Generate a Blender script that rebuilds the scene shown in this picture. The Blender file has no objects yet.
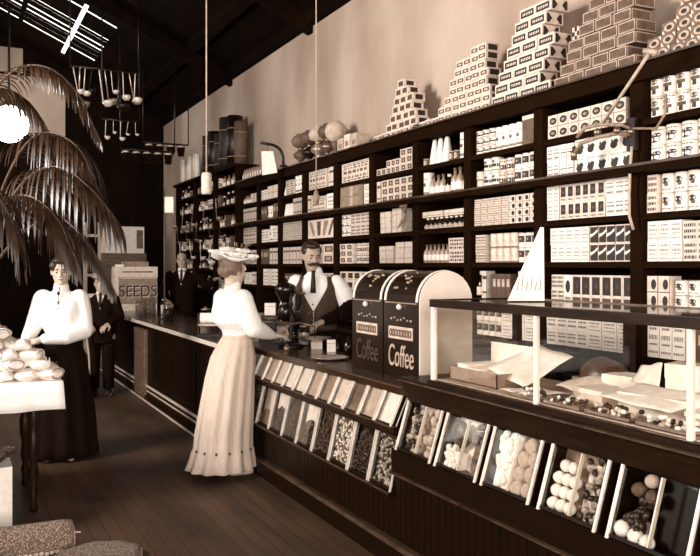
import bpy, bmesh, math, random
from mathutils import Vector, Matrix, Euler
random.seed(7)
SC = bpy.context.scene
COL = SC.collection
PI = math.pi
TH = math.atan(395/800.0); ST = math.sin(TH); CT = math.cos(TH)
EYE = 1.5

# ---- survey helpers: photograph bearings -> metres on a known plane -------------
def yat(x, X):                       # distance along the aisle of bearing x on the plane X
    return X*(800/(CT*CT*(x+45.0)) - ST/CT)
def zat(x, y, X):                    # height of a point seen at (x,y) lying on the plane X
    return EYE - (y-266.0)*X/CT/(x+45.0)
def pz(x, y, d):                     # point at distance d
    xc = (x-350)/800.0*d; h = -(y-266)/800.0*d
    return Vector((xc*CT + d*ST, -xc*ST + d*CT, EYE+h))

# ---- materials -----------------------------------------------------------------
STOPS = [(0,(14,5,0)),(.12,(36,18,6)),(.25,(68,46,30)),(.5,(138,113,94)),(.75,(203,180,163)),(.9,(238,222,208)),(1,(254,250,245))]
def lin(c):
    c = c/255.0
    return c/12.92 if c <= .04045 else ((c+.055)/1.055)**2.4
def sep(l):
    l = max(0, min(1, l))
    for (a, ca), (b, cb) in zip(STOPS, STOPS[1:]):
        if l <= b:
            t = (l-a)/(b-a)
            return tuple(lin(ca[i]+(cb[i]-ca[i])*t) for i in range(3))+(1,)
def new_mat(name):
    m = bpy.data.materials.new(name); m.use_nodes = True
    nt = m.node_tree; b = nt.nodes['Principled BSDF']
    return m, nt, b
def mat(name, l, rough=.6, metal=0, var=.06, scale=18, bump=0, stretch=None, spec=.5):
    m, nt, b = new_mat(name)
    N, L = nt.nodes, nt.links
    tc = N.new('ShaderNodeTexCoord'); mp = N.new('ShaderNodeMapping')
    if stretch: mp.inputs['Scale'].default_value = stretch
    L.new(tc.outputs['Object'], mp.inputs['Vector'])
    nz = N.new('ShaderNodeTexNoise'); nz.inputs['Scale'].default_value = scale; nz.inputs['Detail'].default_value = 5
    L.new(mp.outputs['Vector'], nz.inputs['Vector'])
    cr = N.new('ShaderNodeValToRGB')
    cr.color_ramp.elements[0].position = .3; cr.color_ramp.elements[1].position = .7
    cr.color_ramp.elements[0].color = sep(l-var); cr.color_ramp.elements[1].color = sep(l+var)
    L.new(nz.outputs['Fac'], cr.inputs['Fac']); L.new(cr.outputs['Color'], b.inputs['Base Color'])
    b.inputs['Roughness'].default_value = rough; b.inputs['Metallic'].default_value = metal
    b.inputs['Specular IOR Level'].default_value = spec
    if bump:
        bp = N.new('ShaderNodeBump'); bp.inputs['Strength'].default_value = bump; bp.inputs['Distance'].default_value = .01
        L.new(nz.outputs['Fac'], bp.inputs['Height']); L.new(bp.outputs['Normal'], b.inputs['Normal'])
    return m
def glass_mat(name, tint=.97):
    m = bpy.data.materials.new(name); m.use_nodes = True
    nt = m.node_tree; N, L = nt.nodes, nt.links
    for n in list(N): N.remove(n)
    out = N.new('ShaderNodeOutputMaterial'); mx = N.new('ShaderNodeMixShader'); tr = N.new('ShaderNodeBsdfTransparent')
    gl = N.new('ShaderNodeBsdfGlossy'); fr = N.new('ShaderNodeLayerWeight'); pw = N.new('ShaderNodeMath'); pw.operation = 'POWER'; pw.inputs[1].default_value = 4; sc = N.new('ShaderNodeMath'); sc.operation = 'MULTIPLY_ADD'; sc.inputs[1].default_value = .7; sc.inputs[2].default_value = .03
    tr.inputs['Color'].default_value = (tint, tint*.99, tint*.97, 1); gl.inputs['Roughness'].default_value = .03
    nz = N.new('ShaderNodeTexNoise'); nz.inputs['Scale'].default_value = 3
    bp = N.new('ShaderNodeBump'); bp.inputs['Strength'].default_value = .02
    L.new(nz.outputs['Fac'], bp.inputs['Height']); L.new(bp.outputs['Normal'], gl.inputs['Normal'])
    L.new(fr.outputs['Facing'], pw.inputs[0]); L.new(pw.outputs[0], sc.inputs[0]); L.new(sc.outputs[0], mx.inputs['Fac']); L.new(tr.outputs[0], mx.inputs[1]); L.new(gl.outputs[0], mx.inputs[2])
    L.new(mx.outputs[0], out.inputs['Surface'])
    return m
def plank_mat(name, l, bw=.1, bl=2.5, var=.05, rough=.6, spec=.5):
    m, nt, b = new_mat(name); N, L = nt.nodes, nt.links; b.inputs['Specular IOR Level'].default_value = spec
    tc = N.new('ShaderNodeTexCoord'); mp = N.new('ShaderNodeMapping'); mp.inputs['Rotation'].default_value = (0, 0, PI/2)
    L.new(tc.outputs['Object'], mp.inputs['Vector'])
    br = N.new('ShaderNodeTexBrick'); br.inputs['Scale'].default_value = 1
    br.inputs['Brick Width'].default_value = bl; br.inputs['Row Height'].default_value = bw
    br.inputs['Mortar Size'].default_value = .004; br.inputs['Color1'].default_value = sep(l-var); br.inputs['Color2'].default_value = sep(l+var)
    br.inputs['Mortar'].default_value = sep(max(0, l-.08))
    L.new(mp.outputs['Vector'], br.inputs['Vector'])
    nz = N.new('ShaderNodeTexNoise'); nz.inputs['Scale'].default_value = 1.3; nz.inputs['Detail'].default_value = 8
    mp2 = N.new('ShaderNodeMapping'); mp2.inputs['Scale'].default_value = (3, .8, 1)
    L.new(tc.outputs['Object'], mp2.inputs['Vector']); L.new(mp2.outputs['Vector'], nz.inputs['Vector'])
    cr = N.new('ShaderNodeValToRGB'); cr.color_ramp.elements[0].position = .3; cr.color_ramp.elements[1].position = .75
    cr.color_ramp.elements[0].color = (.4, .4, .4, 1); cr.color_ramp.elements[1].color = (1.4, 1.38, 1.35, 1)
    L.new(nz.outputs['Fac'], cr.inputs['Fac'])
    mu = N.new('ShaderNodeMix'); mu.data_type = 'RGBA'; mu.blend_type = 'MULTIPLY'; mu.inputs['Factor'].default_value = 1
    L.new(br.outputs['Color'], mu.inputs['A']); L.new(cr.outputs['Color'], mu.inputs['B'])
    L.new(mu.outputs['Result'], b.inputs['Base Color']); b.inputs['Roughness'].default_value = rough
    bp = N.new('ShaderNodeBump'); bp.inputs['Strength'].default_value = .25; bp.inputs['Distance'].default_value = .01
    L.new(nz.outputs['Fac'], bp.inputs['Height']); L.new(bp.outputs['Normal'], b.inputs['Normal'])
    return m
def weave_mat(name, l0, l1, scale=60):
    m, nt, b = new_mat(name); N, L = nt.nodes, nt.links
    tc = N.new('ShaderNodeTexCoord'); vo = N.new('ShaderNodeTexVoronoi'); vo.inputs['Scale'].default_value = scale
    L.new(tc.outputs['Object'], vo.inputs['Vector'])
    nz = N.new('ShaderNodeTexNoise'); nz.inputs['Scale'].default_value = scale*1.7
    L.new(tc.outputs['Object'], nz.inputs['Vector'])
    ad = N.new('ShaderNodeMath'); ad.operation = 'ADD'
    L.new(vo.outputs['Distance'], ad.inputs[0]); L.new(nz.outputs['Fac'], ad.inputs[1])
    cr = N.new('ShaderNodeValToRGB'); cr.color_ramp.elements[0].position = .55; cr.color_ramp.elements[1].position = 1.05
    cr.color_ramp.elements[0].color = sep(l1); cr.color_ramp.elements[1].color = sep(l0)
    L.new(ad.outputs[0], cr.inputs['Fac']); L.new(cr.outputs['Color'], b.inputs['Base Color']); b.inputs['Roughness'].default_value = .9
    bp = N.new('ShaderNodeBump'); bp.inputs['Strength'].default_value = .6; bp.inputs['Distance'].default_value = .01
    L.new(ad.outputs[0], bp.inputs['Height']); L.new(bp.outputs['Normal'], b.inputs['Normal'])
    return m
def emit_mat(name, s):
    m, nt, b = new_mat(name)
    b.inputs['Base Color'].default_value = sep(.95); b.inputs['Emission Color'].default_value = (1, .97, .92, 1); b.inputs['Emission Strength'].default_value = s
    return m

MT = dict(
 black=mat('black_stained_wood', .045, .4, var=.02, scale=9, stretch=(8, 1, 8), spec=.10),
 ebony=mat('dark_shelf_paint', .07, .8, var=.02, scale=7, spec=.03),
 dark=mat('dark_walnut', .085, .4, var=.05, scale=6, stretch=(8, 1, 8), spec=.14),
 brown=mat('brown_wood', .36, .5, var=.07, scale=8, stretch=(1, 1, 6)),
 top=mat('polished_counter', .17, .2, var=.06, scale=5, stretch=(6, 1, 1)),
 pine=mat('pale_wood', .80, .6, var=.07, scale=9, stretch=(1, 1, 5)),
 edge=mat('worn_edge', .22, .4, var=.08, scale=12),
 plaster=None, white=mat('white_paper', .90, .7, var=.04, scale=25), cream=mat('cream_paper', .80, .7, var=.06, scale=22),
 buff=mat('buff_paper', .68, .75, var=.06, scale=20), tan=mat('tan_card', .52, .75, var=.06, scale=16), grey=mat('dim_card', .40, .7, var=.06, scale=20),
 ink=mat('dark_ink', .11, .6, var=.03), mid=mat('brown_ink', .33, .6, var=.05), faint=mat('faint_ink', .50, .7, var=.05),
 nickel=mat('nickel_strip', .86, .35, .2, var=.05, scale=30), tin=mat('tinplate', .72, .28, .7, var=.08, scale=14),
 iron=mat('black_iron', .07, .4, .3, var=.03), brass=mat('dull_brass', .50, .3, .7, var=.06),
 jap=mat('black_japanned_tin', .06, .25, var=.025, scale=6), ivory=mat('ivory_enamel', .86, .4, var=.04, scale=7),
 gold=mat('faded_gilt', .50, .5, var=.08, scale=40), dimgilt=mat('rubbed_gilt', .19, .6, var=.05, scale=40), gilt2=mat('bright_gilt', .62, .5, var=.06, scale=40),
 glass=glass_mat('thin_glass'), jar=glass_mat('jar_glass', .8),
 bottle=mat('dark_bottle_glass', .09, .12, var=.02), pale_bottle=mat('pale_bottle_glass', .6, .15, var=.1, scale=10),
 skin=mat('skin', .74, .55, var=.03, scale=9), skin2=mat('tanned_skin', .66, .55, var=.04, scale=9),
 hair=mat('dark_hair', .14, .5, var=.05, scale=60, stretch=(1, 1, .2)), hair2=mat('light_brown_hair', .42, .5, var=.08, scale=60, stretch=(1, 1, .2)),
 blouse=mat('white_cotton', .97, .8, var=.02, scale=14, bump=.25), skirt=mat('pale_skirt_cloth', .74, .85, var=.035, scale=16, stretch=(6, 6, .6), bump=.2),
 darkcloth=mat('black_wool', .05, .9, var=.02, scale=20, bump=.2, spec=.1), vest=mat('brown_waistcoat', .24, .8, var=.04, scale=30, bump=.2),
 cap=mat('pale_cap_cloth', .62, .85, var=.06, scale=30), cloth=mat('white_tablecloth', .97, .8, var=.015, scale=10, bump=.15),
 linen=mat('white_linen', .93, .8, var=.06, scale=20, bump=.5),
 leaf=mat('palm_leaf', .17, .38, var=.06, scale=14), stem=mat('palm_stem', .26, .5, var=.06),
 rug=weave_mat('looped_rug', .38, .80, 130), wick=weave_mat('wicker', .14, .5, 60), fringe=mat('rug_fringe', .72, .9, var=.08, scale=30),
 clay=mat('clay_pot', .30, .7, var=.05), soil=mat('soil', .1, .9), lampglow=emit_mat('glowing_lamp_globe', 16),
 bean=mat('dark_beans', .16, .4, var=.06, scale=50), nut=mat('brown_nuts', .40, .5, var=.1, scale=30), grain=mat('pale_grain', .66, .6, var=.12, scale=60),
 prune=mat('dried_fruit', .24, .4, var=.07, scale=40), biscuit=mat('biscuit', .74, .7, var=.08, scale=30), sugar=mat('white_sweets', .95, .5, var=.03, scale=20),
 cocoa=mat('brown_lump', .34, .6, var=.08, scale=25), stripe=mat('striped_sweet', .5, .4, var=.35, scale=45),
 brickbox=mat('brown_carton', .36, .7, var=.08, scale=14), cornice=mat('cornice_paint', .07, .8, var=.02, scale=5, spec=.03),
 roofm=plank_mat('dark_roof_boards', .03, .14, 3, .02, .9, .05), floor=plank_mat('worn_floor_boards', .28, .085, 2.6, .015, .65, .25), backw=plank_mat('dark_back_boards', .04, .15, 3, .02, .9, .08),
 bead=plank_mat('unused_boards', .1), feather=mat('dried_grass', .42, .8, var=.15, scale=40), flower=mat('white_silk_flowers', .96, .7, var=.04, scale=30), trimw=mat('pale_frame', .72, .6, var=.05),
)
# plaster, stained
def plaster():
    m, nt, b = new_mat('stained_plaster'); N, L = nt.nodes, nt.links
    tc = N.new('ShaderNodeTexCoord'); nz = N.new('ShaderNodeTexNoise'); nz.inputs['Scale'].default_value = .9; nz.inputs['Detail'].default_value = 9
    mp = N.new('ShaderNodeMapping'); mp.inputs['Scale'].default_value = (1, 1.2, .5); L.new(tc.outputs['Object'], mp.inputs['Vector']); L.new(mp.outputs['Vector'], nz.inputs['Vector'])
    cr = N.new('ShaderNodeValToRGB'); cr.color_ramp.elements[0].position = .25; cr.color_ramp.elements[1].position = .75
    cr.color_ramp.elements[0].color = sep(.54); cr.color_ramp.elements[1].color = sep(.76)
    L.new(nz.outputs['Fac'], cr.inputs['Fac']); L.new(cr.outputs['Color'], b.inputs['Base Color']); b.inputs['Roughness'].default_value = .85
    bp = N.new('ShaderNodeBump'); bp.inputs['Strength'].default_value = .1; L.new(nz.outputs['Fac'], bp.inputs['Height']); L.new(bp.outputs['Normal'], b.inputs['Normal'])
    return m
MT['plaster'] = plaster()

# ---- mesh builder ----------------------------------------------------------------
class MB:
    def __init__(s): s.v = []; s.f = []; s.m = []; s.s = []; s.mats = []
    def mi(s, k):
        if k not in s.mats: s.mats.append(k)
        return s.mats.index(k)
    def add(s, vs, fs, k, smooth=False, M=None):
        o = len(s.v); i = s.mi(k)
        for v in vs:
            v = Vector(v); s.v.append(tuple(M @ v) if M else tuple(v))
        for f in fs:
            s.f.append([o+a for a in f]); s.m.append(i); s.s.append(smooth)
        return s
    def box(s, x0, x1, y0, y1, z0, z1, k, M=None):
        vs = [(x, y, z) for z in (z0, z1) for y in (y0, y1) for x in (x0, x1)]
        return s.add(vs, [(0, 2, 3, 1), (4, 5, 7, 6), (0, 1, 5, 4), (2, 6, 7, 3), (0, 4, 6, 2), (1, 3, 7, 5)], k, False, M)
    def prism(s, prof, y0, y1, k):          # closed (x,z) outline swept along y
        n = len(prof); vs = [(x, y0, z) for x, z in prof]+[(x, y1, z) for x, z in prof]
        fs = [(i, (i+1) % n, n+(i+1) % n, n+i) for i in range(n)]+[tuple(range(n-1, -1, -1)), tuple(range(n, 2*n))]
        return s.add(vs, fs, k)
    def lathe(s, prof, k, c=(0, 0, 0), n=20, M=None, smooth=True):
        vs = []; fs = []; P = len(prof)
        for j, (r, z) in enumerate(prof):
            for i in range(n):
                a = 2*PI*i/n; vs.append((c[0]+r*math.cos(a), c[1]+r*math.sin(a), c[2]+z))
        for j in range(P-1):
            for i in range(n):
                a = j*n+i; b = j*n+(i+1) % n; fs.append((a, b, b+n, a+n))
        fs.append(tuple(range(n-1, -1, -1))); fs.append(tuple(range((P-1)*n, P*n)))
        return s.add(vs, fs, k, smooth, M)
    def tube(s, pts, r, k, n=8, closed=False):
        pts = [Vector(p) for p in pts]; P = len(pts); vs = []; fs = []
        rr = r if isinstance(r, (list, tuple)) else [r]*P
        up0 = None
        for i, p in enumerate(pts):
            t = (pts[min(i+1, P-1)]-pts[max(i-1, 0)])
            if closed: t = pts[(i+1) % P]-pts[i-1]
            t.normalize()
            if up0 is None:
                up0 = Vector((0, 0, 1)) if abs(t.z) < .9 else Vector((1, 0, 0))
            u = (up0-t*up0.dot(t))
            if u.length < 1e-4: u = t.orthogonal()
            u.normalize(); w = t.cross(u); up0 = u
            for j in range(n):
                a = 2*PI*j/n; vs.append(p+(u*math.cos(a)+w*math.sin(a))*rr[i])
        R = P if closed else P-1
        for i in range(R):
            for j in range(n):
                a = i*n+j; b = i*n+(j+1) % n; c = ((i+1) % P)*n
                fs.append((a, b, c+(j+1) % n, c+j))
        if not closed: fs.append(tuple(range(n-1, -1, -1))); fs.append(tuple(range((P-1)*n, P*n)))
        return s.add(vs, fs, k, True)
    def ell(s, c, r, k, n=14, h=9, M=None, R=None):
        c = Vector(c); vs = []; fs = []
        rx, ry, rz = (r, r, r) if not isinstance(r, (tuple, list)) else r
        pts = [(0, 0, -1)]
        for j in range(1, h):
            p = -PI/2+PI*j/h
            for i in range(n):
                a = 2*PI*i/n; pts.append((math.cos(p)*math.cos(a), math.cos(p)*math.sin(a), math.sin(p)))
        pts.append((0, 0, 1))
        for p in pts:
            q = Vector((p[0]*rx, p[1]*ry, p[2]*rz))
            if R: q = R @ q
            vs.append(c+q)
        for i in range(n): fs.append((0, 1+(i+1) % n, 1+i))
        for j in range(h-2):
            for i in range(n):
                a = 1+j*n+i; b = 1+j*n+(i+1) % n; fs.append((a, b, b+n, a+n))
        L = len(pts)-1; b0 = 1+(h-2)*n
        for i in range(n): fs.append((b0+i, b0+(i+1) % n, L))
        return s.add(vs, fs, k, True, M)
    def cap(s, p0, p1, r0, r1, k='skin'):
        p0, p1 = Vector(p0), Vector(p1)
        s.ell(p0, r0, k, 12, 8); s.ell(p1, r1, k, 12, 8)
        if (p1-p0).length > 1e-4: s.tube([p0, p1], [r0, r1], k, 12)
        return s
    def chain(s, pts, rs, k='skin'):
        for i in range(len(pts)-1): s.cap(pts[i], pts[i+1], rs[i], rs[i+1], k)
        return s
    def loft(s, rings, k, smooth=True, M=None):
        n = len(rings[0]); vs = [p for r in rings for p in r]; fs = []
        for j in range(len(rings)-1):
            for i in range(n):
                a = j*n+i; b = j*n+(i+1) % n; fs.append((a, b, b+n, a+n))
        fs.append(tuple(range(n-1, -1, -1))); fs.append(tuple(range((len(rings)-1)*n, len(rings)*n)))
        return s.add(vs, fs, k, smooth, M)
    def mesh(s, name):
        me = bpy.data.meshes.new(name); me.from_pydata([tuple(v) for v in s.v], [], s.f); 
        for k in s.mats: me.materials.append(MT[k])
        me.polygons.foreach_set('material_index', s.m); me.polygons.foreach_set('use_smooth', s.s); me.update()
        return me
    def build(s, name, parent=None, loc=(0, 0, 0), rz=0, bevel=0):
        o = bpy.data.objects.new(name, s.mesh(name)); COL.objects.link(o); o.location = loc; o.rotation_euler = (0, 0, rz)
        if parent: o.parent = parent
        if bevel:
            b = o.modifiers.new('edge', 'BEVEL'); b.width = bevel; b.segments = 2; b.limit_method = 'ANGLE'
        return o
def tag(o, label, cat, group=None, kind=None):
    o['label'] = label; o['category'] = cat
    if group: o['group'] = group
    if kind: o['kind'] = kind
    return o
def thing(name, label, cat, loc=(0, 0, 0), rz=0, group=None):
    o = bpy.data.objects.new(name, None); COL.objects.link(o); o.location = loc; o.rotation_euler = (0, 0, rz); o.empty_display_size = .1
    return tag(o, label, cat, group)
def struct(name, mb, bevel=0):
    o = mb.build(name, bevel=bevel); o['kind'] = 'structure'; return o
def dup(o, loc, rz=None, label=None, group=None):
    c = o.copy(); COL.objects.link(c); c.location = loc
    if rz is not None: c.rotation_euler = (0, 0, rz)
    if label: c['label'] = label
    if group: c['group'] = group
    for ch in list(o.children):
        d = ch.copy(); COL.objects.link(d); d.parent = c
        for g in list(ch.children):
            e = g.copy(); COL.objects.link(e); e.parent = d
    return c
def bake(o):
    dg = bpy.context.evaluated_depsgraph_get(); dg.update()
    me = bpy.data.meshes.new_from_object(o.evaluated_get(dg)); old = o.data; o.modifiers.clear(); o.data = me; me.name = o.name
    return o
def fuse(mb, name, parent, voxel=.006, it=3):            # grow one continuous skin from overlapping volumes
    o = mb.build(name, parent); k = mb.mats[0]
    r = o.modifiers.new('r', 'REMESH'); r.mode = 'VOXEL'; r.voxel_size = voxel; r.use_smooth_shade = True
    sm = o.modifiers.new('s', 'SMOOTH'); sm.iterations = it; sm.factor = .5
    bake(o); o.data.materials.clear(); o.data.materials.append(MT[k])
    for p in o.data.polygons: p.use_smooth = True; p.material_index = 0
    return o
def text_mesh(name, body, size, depth, k, parent, M, shear=0, xs=1):
    c = bpy.data.curves.new(name, 'FONT'); c.body = body; c.size = size; c.extrude = depth; c.align_x = 'CENTER'; c.align_y = 'CENTER'; c.shear = shear
    t = bpy.data.objects.new(name+'_curve', c); COL.objects.link(t)
    dg = bpy.context.evaluated_depsgraph_get(); dg.update()
    me = bpy.data.meshes.new_from_object(t.evaluated_get(dg)); bpy.data.objects.remove(t)
    me.transform(Matrix.Diagonal((xs, 1, 1, 1))); me.transform(M); me.materials.clear(); me.materials.append(MT[k]); me.name = name
    o = bpy.data.objects.new(name, me); COL.objects.link(o)
    if parent: o.parent = parent
    return o
ORD = ['first', 'second', 'third', 'fourth', 'fifth', 'sixth', 'seventh', 'eighth', 'ninth', 'tenth', 'eleventh', 'twelfth', 'thirteenth', 'fourteenth', 'fifteenth', 'sixteenth', 'seventeenth', 'eighteenth', 'nineteenth', 'twentieth', 'twenty-first', 'twenty-second', 'twenty-third']
L_LEFT, L_FRONT, L_FRONT2, EXPO = 440, 260, 120, 0.55
# ================= camera =================
cd = bpy.data.cameras.new('camera'); cam = bpy.data.objects.new('camera', cd); COL.objects.link(cam)
cam.location = (0, 0, EYE); cam.rotation_euler = (PI/2, 0, -TH); cd.sensor_fit = 'HORIZONTAL'; cd.sensor_width = 36
cd.lens = 800/700*36; cd.shift_y = -12/700; cd.clip_start = .05; cd.clip_end = 100
SC.camera = cam
# ================= room =================
WX = 3.72; WL = -3.2; YB = 15.9; YF = -3.0; EAVE = 4.4; RIDGE = 6.1
struct('floor', MB().box(WL-.2, WX+.2, YF-.2, YB+.2, -.1, 0, 'floor'))
struct('wall_right', MB().box(WX, WX+.15, YF-.15, YB+.15, 0, 4.5, 'plaster'))
def gable(y0, y1, k):
    mb = MB(); pr = [(WL, 0), (WX, 0), (WX, EAVE+.02), (0, RIDGE), (WL, EAVE)]
    n = 5; vs = [(x, y0, z) for x, z in pr]+[(x, y1, z) for x, z in pr]
    return mb.add(vs, [(i, (i+1) % n, n+(i+1) % n, n+i) for i in range(n)]+[(4, 3, 2, 1, 0), (5, 6, 7, 8, 9)], k)
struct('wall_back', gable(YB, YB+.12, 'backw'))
p = MB().box(.1, 1.86, YB-.03, YB, 3.92, 5.0, 'plaster'); p.box(.1, 1.12, YB-.03, YB, 5.05, 5.5, 'plaster')
struct('trim_1', p)
# left wall with two tall daylight windows (outside the frame)
wl = MB(); wins = [(3.6, 6.4), (9.0, 11.0)]
ys = [YF]+[a for w in wins for a in w]+[YB]
for a, b in zip(ys[::2], ys[1::2]): wl.box(WL-.15, WL, a, b, 0, EAVE+.1, 'plaster')
for a, b in wins: wl.box(WL-.15, WL, a, b, 0, 1.6, 'plaster'); wl.box(WL-.15, WL, a, b, 4.2, EAVE+.1, 'plaster')
struct('wall_left', wl)
for i, (a, b) in enumerate(wins):
    w = MB()
    for y in (a, (a+b)/2-.03, b-.06): w.box(WL-.1, WL-.03, y, y+.06, 1.6, 4.2, 'trimw')
    for z in (1.6, 2.9, 4.14): w.box(WL-.1, WL-.03, a, b, z, z+.06, 'trimw')
    w.box(WL-.07, WL-.06, a, b, 1.6, 4.2, 'glass')
    struct('window_%d' % (i+1), w)
# shop front behind the viewer: two display windows and a door opening
wf = MB(); wf.box(WL, WX, YF-.15, YF, 0, .6, 'dark'); wf.box(WL, WX, YF-.15, YF, 3.4, EAVE, 'plaster')
for a, b in ((WL, WL+.2), (-.2, .2), (3.5, WX)): wf.box(a, b, YF-.15, YF, .6, 3.4, 'dark')
pr = [(WL, EAVE), (WX, EAVE), (0, RIDGE)]
wf.add([(x, YF, z) for x, z in pr]+[(x, YF-.15, z) for x, z in pr], [(0, 1, 2), (5, 4, 3), (0, 2, 5, 3), (1, 4, 5, 2)], 'plaster')
struct('wall_front', wf)
for i, (a, b) in enumerate(((WL+.2, -.2), (.2, 3.5))):
    w = MB(); w.box(a, b, YF-.08, YF-.07, .6, 3.4, 'glass')
    for x in (a, b-.06): w.box(x, x+.06, YF-.1, YF-.02, .6, 3.4, 'dark')
    for z in (.6, 2.6, 3.34): w.box(a, b, YF-.1, YF-.02, z, z+.06, 'dark')
    struct('window_%d' % (i+3), w)
# roof slopes with a louvred skylight near the back
def rz_(x): return RIDGE-(RIDGE-EAVE)/WX*x
def slope(mb, x0, x1, y0, y1, k, dz=0, t=.06):
    vs = [(x, y, rz_(x)+dz+q) for q in (0, t) for y in (y0, y1) for x in (x0, x1)]
    mb.add(vs, [(0, 2, 3, 1), (4, 5, 7, 6), (0, 1, 5, 4), (2, 6, 7, 3), (0, 4, 6, 2), (1, 3, 7, 5)], k)
SX0, SX1, SY0, SY1 = .55, 2.22, 11.6, 15.3
c = MB()
slope(c, 0, WX+.15, YF-.15, SY0, 'roofm'); slope(c, 0, WX+.15, SY1, YB+.15, 'roofm'); slope(c, 0, SX0, SY0, SY1, 'roofm'); slope(c, SX1, WX+.15, SY0, SY1, 'roofm')
vs = [(WL-.15, YF-.15, EAVE-.05), (0, YF-.15, RIDGE), (0, YB+.15, RIDGE), (WL-.15, YB+.15, EAVE-.05)]
vs += [(x, y, z+.06) for x, y, z in vs]
c.add(vs, [(0, 1, 2, 3), (7, 6, 5, 4), (0, 4, 5, 1), (2, 6, 7, 3), (1, 5, 6, 2), (0, 3, 7, 4)], 'roofm')
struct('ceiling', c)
sk = MB(); y = SY0; GAPX = 1.72
random.seed(3)
while y < SY1:
    g = random.choice((.012, .02, .035, .06)); w = random.choice((.13, .18, .24))
    slope(sk, SX0, GAPX-.03, y, min(y+w, SY1), 'roofm', -.02, .006)
    slope(sk, GAPX+.03, SX1, y+.03, min(y+w+.03, SY1), 'roofm', -.02, .006)
    y += w+g
slope(sk, .95, 1.02, SY0, SY1, 'roofm', -.05, .03)
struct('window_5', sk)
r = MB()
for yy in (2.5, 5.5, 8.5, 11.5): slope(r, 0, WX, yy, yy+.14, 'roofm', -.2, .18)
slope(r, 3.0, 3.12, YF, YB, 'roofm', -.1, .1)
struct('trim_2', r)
# deep plate at the head of the right wall
struct('trim_3', MB().box(WX-.1, WX, YF, YB, EAVE-.12, EAVE+.03, 'roofm'))
# ================= light =================
def area(name, loc, target, sx, sy, e, col=(1, .972, .935)):
    l = bpy.data.lights.new(name, 'AREA'); l.shape = 'RECTANGLE'; l.size = sx; l.size_y = sy; l.energy = e; l.color = col
    o = bpy.data.objects.new(name, l); COL.objects.link(o); o.location = loc
    o.rotation_euler = (Vector(target)-Vector(loc)).to_track_quat('-Z', 'Y').to_euler(); return o
area('daylight_left', (WL+.02, 5.0, 2.95), (3.6, 4.6, 1.9), 1.6, 2.2, L_LEFT)
area('daylight_front', (-1.6, YF+.05, 2.1), (.9, 6, 1.15), 2.6, 2.4, L_FRONT)
area('daylight_front_right', (1.7, YF+.05, 2.1), (1.6, 6, 1.2), 2.6, 2.4, L_FRONT2)
w = bpy.data.worlds.new('sky'); SC.world = w; w.use_nodes = True
bg = w.node_tree.nodes['Background']; bg.inputs['Color'].default_value = (1, .95, .88, 1); bg.inputs['Strength'].default_value = 2.5
SC.view_settings.view_transform = 'Standard'; SC.view_settings.look = 'None'; SC.view_settings.gamma = 1; SC.view_settings.use_curve_mapping = False
SC.view_settings.exposure = EXPO
def W(mb, name, root, parent=None, bevel=0):             # part modelled in room coordinates
    l = root.location; mb.v = [(v[0]-l.x, v[1]-l.y, v[2]-l.z) for v in mb.v]
    return mb.build(name, parent or root, bevel=bevel)
# ================= wall shelving =================
XS = 3.40
UP = [2.48, 3.288, 4.123, 4.927, 5.674, 6.45, 7.22, 8.03, 8.76, 9.5, 10.23]
LEV = [2.31, 2.06, 1.79, 1.525, 1.265, 1.0]              # shelf tops that carry goods
TOPZ = 2.62
sh = thing('wall_shelving', 'long black wall shelving of open bays filled with tins and cartons', 'shelving', (3.56, 6.35, 0))
for y in UP: W(MB().box(XS, WX-.03, y-.045, y+.045, 0, TOPZ-.03, 'ebony'), 'upright', sh)
for z in LEV:
    if z == 2.06: W(MB().box(XS-.08, WX-.03, UP[0]-.05, UP[-1]+.07, z-.014, z, 'edge').box(XS-.07, WX-.03, UP[0], UP[-1], z-.05, z-.014, 'ebony'), 'ledge', sh)
    else:
        for a, b in zip(UP, UP[1:]): W(MB().box(XS+.004, WX-.03, a+.045, b-.045, z-.035, z, 'ebony'), 'shelf_board', sh)
W(MB().box(XS-.06, WX-.01, UP[0]-.05, UP[-1]+.06, TOPZ-.012, TOPZ, 'edge').box(XS-.03, WX-.03, UP[0]-.04, UP[-1]+.05, TOPZ-.10, TOPZ-.012, 'cornice'), 'cornice', sh)
W(MB().box(XS-.06, WX-.03, UP[0]-.05, UP[-1]+.05, .86, .9, 'dark'), 'counter_shelf', sh)
for a, b in zip(UP, UP[1:]):
    d = W(MB().box(XS-.02, XS, a+.05, b-.05, .1, .84, 'black'), 'drawer_front', sh)
    W(MB().ell((XS-.03, (a+b)/2, .6), .02, 'brass'), 'knob', sh, d)
W(MB().box(WX-.03, WX-.005, UP[0]-.04, UP[-1]+.04, 0, TOPZ-.03, 'cornice'), 'back_board', sh)
# taller dim shelving further back
bs = thing('back_shelving', 'dim tall shelving beyond the long bays, hung with small goods', 'shelving', (3.56, 12.0, 0))
BU = [10.36, 11.4, 12.5, 13.6]; BL = [2.62, 2.35, 2.05, 1.75, 1.45, 1.15, .88]; BTOP = 2.88
for y in BU: W(MB().box(XS, WX-.03, y-.04, y+.04, 0, BTOP-.04, 'ebony'), 'upright', bs)
for z in BL:
    for a, b in zip(BU, BU[1:]): W(MB().box(XS+.004, WX-.03, a+.04, b-.04, z-.03, z, 'ebony'), 'shelf_board', bs)
W(MB().box(XS-.05, WX-.01, BU[0]-.05, BU[-1]+.05, BTOP-.04, BTOP, 'cornice'), 'top_board', bs)
W(MB().box(WX-.03, WX-.005, BU[0]-.04, BU[-1]+.04, 0, BTOP-.04, 'cornice'), 'back_board', bs)
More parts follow.
